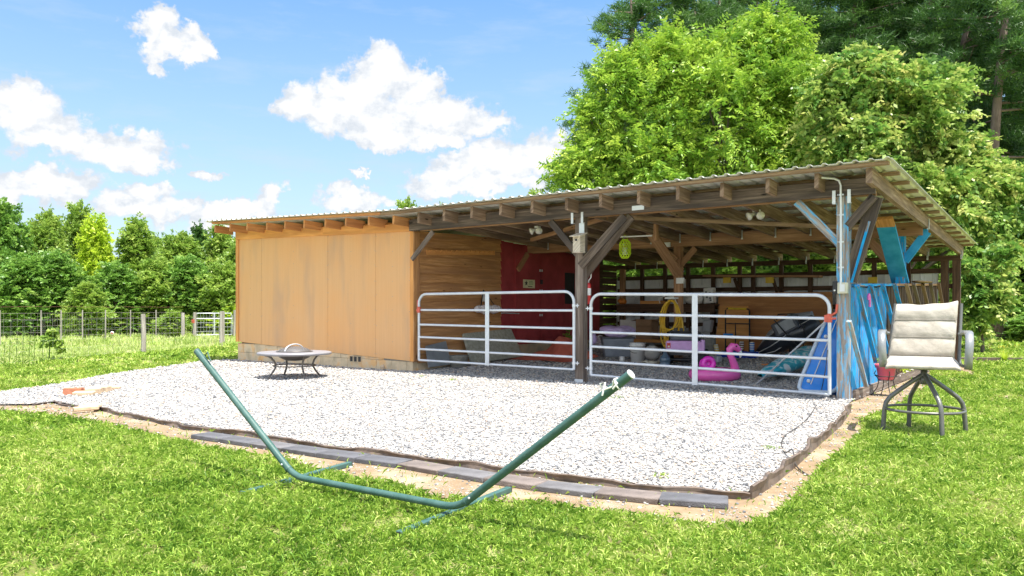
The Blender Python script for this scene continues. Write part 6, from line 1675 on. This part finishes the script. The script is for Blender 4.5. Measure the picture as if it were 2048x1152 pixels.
def proto_tree(kind, seed):
    """unit-size prototypes about 7 m high"""
    rng = np.random.default_rng(seed); mats = {'round': 'leafmid', 'spire': 'leafdark', 'yellow': 'leafyel', 'pine': 'needle'}
    t = bpy.data.objects.new('tree', None); COL.objects.link(t)
    L = []
    if kind in ('round', 'yellow'):
        for i in range(11):
            z = rng.uniform(1.3, 5.6); k = 1 - abs(z - 3.2) / 4.2; a = rng.uniform(0, 6.28); r = rng.uniform(.5, 1.3) * k
            L.append((r * math.cos(a), r * math.sin(a), z, 1.15 * k + .35, 1.15 * k + .35, .95 * k + .35, 20))
        L.append((0, 0, 6.2, .55, .55, .8, 12)); L.append((0, 0, .9, 1.6, 1.6, .8, 16))
    else:
        for i in range(12):
            z = .7 + i * .5; k = 1 - (z - .7) / 7.4; a = rng.uniform(0, 6.28); r = rng.uniform(.1, .6) * k
            L.append((r * math.cos(a), r * math.sin(a), z, 1.5 * k + .15, 1.5 * k + .15, .55 + .4 * k, 18))
    L = [(a, b, c, d * 1.0, e, f, int(g * 2.3)) for a, b, c, d, e, f, g in L]
    sprays(rng, L, 3, .24, M[mats[kind]], 'crown', t, .62, 12, .62, .3, .2, .22, (.6, 1.2))
    trunk(t, 5.6, .13, M['bark'], rng, (0, 0), [(l[0], l[1], l[2]) for l in L[:8]])
    return t


def clone(o, name, loc, rz, sc, label, cat, group, mat=None):
    c = o.copy(); COL.objects.link(c); c.name = name; c.location = loc; c.rotation_euler = (0, 0, rz); c.scale = sc
    for k in list(c.keys()):
        if k in ('label', 'category', 'group', 'kind'): del c[k]
    tag(c, label, cat, group)
    for ch in list(o.children):
        d = ch.copy(); COL.objects.link(d); d.parent = c
        if mat and ch.name.split('.')[0] in ('crown', 'foliage'):
            d.material_slots[0].link = 'OBJECT'; d.material_slots[0].material = mat
    return c


def left_woods():
    P = {k: proto_tree(k, s) for k, s in (('round', 3), ('spire', 5), ('yellow', 7))}
    rng = random.Random(12)
    #      px  top  Z  halfwidth px  kind  mat  label
    T = [(5, 398, 36, 62, 'round', 'leafdark', 'tallest dark tree cut by the left edge of the photo'),
         (78, 432, 47, 50, 'round', 'leafmid', 'mid-green tree behind, second from the left edge'),
         (100, 424, 48, 46, 'spire', 'leafmid', 'narrow mid-green tree rising behind the dark tree at left'),
         (160, 404, 50, 46, 'round', 'leafmid', 'tall mid-green tree whose crown stands highest in the left wood'),
         (192, 432, 38, 50, 'spire', 'leafyel', 'bright yellow-green pointed tree in the middle of the left wood'),
         (272, 440, 40, 62, 'spire', 'leafmid', 'broad mid-green tree right of the yellow-green pointed tree'),
         (312, 468, 50, 34, 'round', 'leafmid', 'small far tree peeping between two bigger crowns'),
         (352, 462, 44, 58, 'round', 'leafmid', 'rounded tree left of the pine tops near the barn'),
         (400, 452, 48, 40, 'spire', 'needle', 'soft pine crown just left of the barn wall'),
         (440, 450, 46, 50, 'spire', 'leafmid', 'tree partly hidden by the barn left corner'),
         (497, 452, 44, 55, 'round', 'leafmid', 'tree mostly hidden behind the barn end wall'),
         (45, 505, 32, 62, 'round', 'leafdark', 'dark bushy tree in front at the far left'),
         (112, 498, 33, 60, 'round', 'leafdark', 'deep green bushy tree left of the yellow-green one'),
         (178, 560, 31, 42, 'round', 'leafmid', 'low light green bushy tree behind the target discs'),
         (232, 520, 34, 56, 'round', 'leafdark', 'dark tree behind the lone fence post'),
         (312, 512, 35, 56, 'round', 'leafmid', 'green tree above the lone fence post'),
         (378, 508, 35, 56, 'round', 'leafdark', 'green tree behind the small far gate'),
         (445, 520, 35, 56, 'round', 'leafmid', 'green tree behind the post in front of the far gate'),
         (815, 398, 56, 44, 'round', 'leafmid', 'round treetop showing above the roof over the orange bay'),
         (882, 408, 60, 22, 'round', 'leafmid', 'tiny far treetop above the roof ridge'),
         (1078, 382, 40, 60, 'round', 'leafmid', 'treetop low over the roof at the left foot of the bright tree'),
         (-60, 420, 40, 70, 'round', 'leafmid', 'tree just beyond the left edge of the wood')]
    used = set()
    for px, top, Z, hw, k, m, lab in T:
        b = atz(px, 617, Z); h = CAM.z + (617 - top) / FP * Z; s = h / 7.0; w_ = hw * Z / FP / 2.0
        clone(P[k], {'round': 'deciduous_tree', 'spire': 'deciduous_tree', 'yellow': 'deciduous_tree'}[k] if m != 'needle' else 'pine_tree', (b.x, b.y, -.1), rng.uniform(0, 6.28), (w_, w_, s), lab, 'tree', 'trees of the left wood', M[m])
    # low growth at the wood edge
    U = [(8, 640, 29, 55), (70, 648, 28, 50), (130, 640, 28, 44), (200, 640, 29, 44), (262, 634, 29, 46), (330, 636, 30, 42), (345, 640, 27, 30), (420, 628, 30, 46), (470, 630, 29, 40), (-50, 640, 29, 50)]
    labs = ['leafy bush at the far left foot of the wood', 'bush behind the second wire post from the left', 'bush left of the left target disc', 'bush between the two target discs', 'bush left of the lone fence post', 'bush right of the lone fence post',
            'small light bush on the meadow edge before the far fence end', 'bush behind the small far gate', 'bush at the barn corner beyond the far gate', 'bush just beyond the left photo edge']
    for (px, top, Z, hw), lab in zip(U, labs):
        Z += 5; top -= 22; b = atz(px, 617, Z); h = CAM.z + (617 - top) / FP * Z
        clone(P['round'], 'bush', (b.x, b.y, -.15), rng.uniform(0, 6.28), (hw * Z / FP / 2.0, hw * Z / FP / 2.0, h / 6.6), lab, 'bush', 'bushes along the wood edge', M['leafmid' if rng.random() < .6 else 'leafyel'])
    # thicket seen through the open back of the barn and right of it
    V = [(1150, 470, 30, 110), (1260, 480, 26, 90), (1345, 470, 27, 90), (1440, 480, 25, 90), (1530, 470, 27, 90), (1620, 480, 26, 90), (1710, 470, 27, 90), (1800, 480, 26, 80), (1880, 470, 28, 80),
         (1950, 380, 33, 90), (2040, 330, 34, 100), (2110, 300, 32, 100), (1985, 500, 30, 60), (2050, 560, 29, 60), (1690, 330, 36, 90), (1800, 300, 38, 100), (1620, 420, 34, 80), (2100, 600, 27, 60)]
    for i, (px, top, Z, hw) in enumerate(V):
        b = atz(px, 617, Z); h = CAM.z + (617 - top) / FP * Z
        where = 'through the rear barn slot' if i < 9 else 'in the right-hand shade'
        clone(P['round' if i % 3 else 'spire'], 'thicket_tree', (b.x, b.y, -.2), rng.uniform(0, 6.28), (hw * Z / FP / 2.0, hw * Z / FP / 2.0, h / 6.8),
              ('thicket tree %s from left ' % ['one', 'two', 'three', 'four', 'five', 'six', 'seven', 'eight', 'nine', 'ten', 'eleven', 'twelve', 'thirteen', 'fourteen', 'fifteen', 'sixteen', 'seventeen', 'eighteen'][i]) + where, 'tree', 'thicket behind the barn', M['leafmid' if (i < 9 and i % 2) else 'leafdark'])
    for p in P.values():
        for ch in list(p.children): bpy.data.objects.remove(ch)
        bpy.data.objects.remove(p)


left_woods()


def pines():
    def proto(seed, h):
        rng = np.random.default_rng(seed); t = bpy.data.objects.new('pine', None); COL.objects.link(t)
        # branches with tufts
        mbs = MB(); C_ = []; n = 54
        for i in range(n):
            z = h * (.22 + .76 * (i / n) ** .9); a = rng.uniform(0, 6.28); l = (1 - max(0, z / h - .3) / .74) ** .75 * 3.6 * rng.uniform(.65, 1.1) + .35
            d = np.array([math.cos(a), math.sin(a), 0]); e = d * l + np.array([0, 0, z + l * rng.uniform(-.05, .28)])
            mid = d * l * .5 + np.array([0, 0, z + l * .02]); mbs.tube([(0, 0, z), tuple(mid), tuple(e)], [.05, .032, .012], 5, caps=False)
            m = int(3 + l * 3.4)
            for k in range(m):
                f = rng.uniform(.35, 1.05); c = (mid * (1 - abs(f * 2 - 1)) if False else (np.array([0, 0, z]) * (1 - f) + e * f)) + rng.normal(0, .26 + .12 * l * .4, 3) * np.array([1, 1, .8]); C_.append(c)
        C_ = np.array(C_); K = len(C_); per = 90; idx = np.repeat(np.arange(K), per); N = len(idx)
        dr = rng.normal(0, 1, (N, 3)); dr[:, 2] = np.abs(dr[:, 2]) * 1.1 - .2; dr = unit(dr); s = unit(np.cross(dr, rng.normal(0, 1, (N, 3))))
        L_ = .30 * rng.uniform(.7, 1.3, N)[:, None]; base = C_[idx] + rng.normal(0, .16, (N, 3)) * np.array([1, 1, .6])
        V = np.stack([base - s * .02, base + s * .02, base + dr * L_], 1).reshape(-1, 3)
        tone = np.clip(rng.normal(.5, .2, K), 0, 1); rn = np.clip(tone[idx] + rng.normal(0, .12, N), 0, 1)
        arr_mesh('crown', V, np.arange(N * 3).reshape(-1, 3), M['needle'], np.repeat(rn, 3), parent=t)
        mb = MB(); mb.tube([(rng.normal(0, .03) * k, rng.normal(0, .03) * k, h * k / 8) for k in range(9)], [.26 * (1.15 if k == 0 else 1) * (1 - .8 * k / 8) for k in range(9)], 9); mb.build('trunk', M['pinebark'], t, world=False)
        mbs.build('limbs', M['pinebark'], t, world=False)
        return t
    P = [proto(31, 17.5), proto(47, 19)]
    rng = random.Random(5)
    #     px, Z, scale, label
    T = [(1262, 36, .90, 'leftmost pine, its ragged boughs standing out against the sky'), (1345, 38, 1.05, 'second pine from the left above the bright tree'), (1440, 40, 1.0, 'third pine from the left behind the bright tree'),
         (1525, 41, 1.1, 'fourth pine from the left above the bright tree top'), (1610, 42, 1.0, 'fifth pine from the left between the two big trees'), (1705, 36, 1.02, 'pine trunk rising behind the left part of the glossy tree'),
         (1788, 40, 1.1, 'pine with a dark straight trunk above the glossy tree'), (1868, 37, 1.0, 'pine right of the glossy tree top'), (1995, 29, 1.1, 'thick pale-barked pine near the right edge'),
         (1930, 33, 1.0, 'pine trunk just left of the thick pale-barked one'), (2055, 35, 1.05, 'pine cut by the right edge of the photo'), (1655, 46, 1.15, 'farther pine behind the gap between the big trees'),
         (1750, 47, 1.15, 'farther pine behind the glossy tree'), (1900, 46, 1.2, 'farther pine in the dark wood at right'), (1970, 45, 1.1, 'farther pine behind the thick pale-barked one'), (2120, 40, 1.1, 'pine just beyond the right edge'),
         (1390, 48, 1.15, 'farther pine behind the left pines'), (1480, 49, 1.15, 'farther pine in the middle of the row'), (1570, 50, 1.2, 'farther pine above the bright tree at its right'),
         (1830, 52, 1.3, 'farthest pine over the glossy tree'), (1305, 47, 1.0, 'farther pine behind the leftmost boughs'), (2030, 50, 1.25, 'farthest pine at the right edge'),
         (1545, 56, 1.35, 'distant pine filling the gap over the bright tree top'), (1625, 58, 1.4, 'distant pine between the two big trees'), (1715, 57, 1.4, 'distant pine left of the dark straight trunk'),
         (1785, 60, 1.4, 'distant pine behind the dark straight trunk'), (1865, 57, 1.35, 'distant pine left of the right-hand trunks'), (1945, 58, 1.4, 'distant pine behind the right-hand trunks'),
         (2015, 60, 1.4, 'distant pine right of the thick pale-barked one'), (1460, 58, 1.35, 'distant pine over the middle of the bright tree')]
    for i, (px, Z, s, lab) in enumerate(T):
        b = atz(px, 617, Z); w_ = s * rng.uniform(.85, 1.1)
        clone(P[i % 2], 'pine_tree', (b.x, b.y, -.1), rng.uniform(0, 6.28), (w_ * (1.0), w_, s), lab, 'pine tree', 'tall pines behind the barn')
    for p in P:
        for ch in list(p.children): bpy.data.objects.remove(ch)
        bpy.data.objects.remove(p)


pines()


def weeds():
    rng = np.random.default_rng(17)
    spots = [(18, 742, .45), (32, 740, .5), (45, 736, .55), (58, 734, .5), (68, 735, .6), (84, 728, .45), (8, 736, .4)]
    where = ['first weed stalk at the far left', 'tall weed stalk second from the left edge', 'leafy weed stalk third from the left', 'leafy weed stalk fourth from the left', 'tallest leafy weed stalk of the row at left', 'weed stalk left of the bushy sapling', 'weed stalk cut by the left edge']
    for (px, py, h), lab in zip(spots, where):
        p = G(px, py); n = 30; z = rng.uniform(.05, 1, n) * h * 1.3; a = rng.uniform(0, 6.28, n); r = .07 * (1.1 - z / h / 1.6)
        t = thing('weed', lab + ' along the near wire', 'weed', (p.x, p.y, 0), group='tall weeds along the near wire')
        leaves('foliage', np.stack([r * np.cos(a), r * np.sin(a), z], 1), rng, .055, M['leafmid'], t, up=.2, asp=.5)
        mb = MB(); mb.tube([(0, 0, 0), (.02, 0, h * .7), (.0, .02, h * 1.3)], .005, 5); mb.build('stem', M['leafmid'], t, world=False)
    for (px, py), lab in (((1322, 962), 'tiny green weed in the gravel just above the paver row'), ((905, 764), 'tiny green weed in the gravel in front of the left gate'), ((1232, 800), 'tiny green weed in the gravel before the centre post'), ((842, 757), 'tiny green weed in the gravel near the barn wall corner'), ((1540, 905), 'tiny green weed in the gravel left of the trailing cord')):
        p = G(px, py); t = thing('gravel_weed', lab, 'weed', (p.x, p.y, .03)); leaves('foliage', rng.normal(0, 1, (40, 3)) * np.array([.035, .035, .008]) + np.array([0, 0, .012]), rng, .022, M['leafmid'], t, up=.6)
    p = G(99, 722); t = thing('sapling', 'bushy bright green sapling growing by the near wire', 'sapling', (p.x, p.y, 0))
    cloud(rng, [(0, 0, .30, .22, .22, .25, 12), (.02, 0, .55, .12, .12, .2, 6)], 32, .10, .11, M['leafmid'], 'foliage', t, None, asp=.7)
    mb = MB(); mb.tube([(0, 0, 0), (.01, 0, .35), (0, .02, .75)], .012, 5); mb.build('stem', M['leafmid'], t, world=False)
    # orange day lily clump on the right grass
    p = G(2010, 724); t = thing('lily_clump', 'small clump of yellow-green blades with orange tips on the right grass', 'plant', (p.x, p.y, 0))
    n = 60; a = rng.uniform(0, 6.28, n); V = []; 
    for i in range(n):
        d = np.array([math.cos(a[i]), math.sin(a[i]), 0]); s = np.array([-d[1], d[0], 0]); l = rng.uniform(.15, .34)
        V += [s * -.008, s * .008, d * l * .5 + np.array([0, 0, l])]
    arr_mesh('blades', np.array(V), np.arange(n * 3).reshape(-1, 3), M['leafyel'], np.repeat(rng.uniform(.4, 1, n), 3), parent=t)
    V = rng.normal(0, 1, (14, 3)) * np.array([.10, .10, .03]) + np.array([0, 0, .34]); leaves('blossoms', V, rng, .05, M['gold'], t)
    mb = MB(); a, b = G(1905, 722), G(2080, 724); mb.beam(a + Vector((0, 0, .04)), b + Vector((0, 0, .04)), .10, .09); tag(mb.build('landscape_timber', M['post']), 'low weathered timber lying on the grass right of the chair', 'timber')
    # fallen branch and scattered bare patches
    for px, py, w_, h_, nm in ((2040, 800, .35, .5, 1), (1400, 1000, 0, 0, 0)):
        if not w_: continue
        c = G(px, py); pts = [(c.x + w_ * math.cos(k * .524) * (1 + .2 * math.sin(k * 3)), c.y + h_ * math.sin(k * .524) * (1 + .2 * math.cos(k * 2))) for k in range(12)]
        sheet('bare_patch', pts, .012, M['dirt'], .03, 5)


weeds()
bpy.context.view_layer.update()
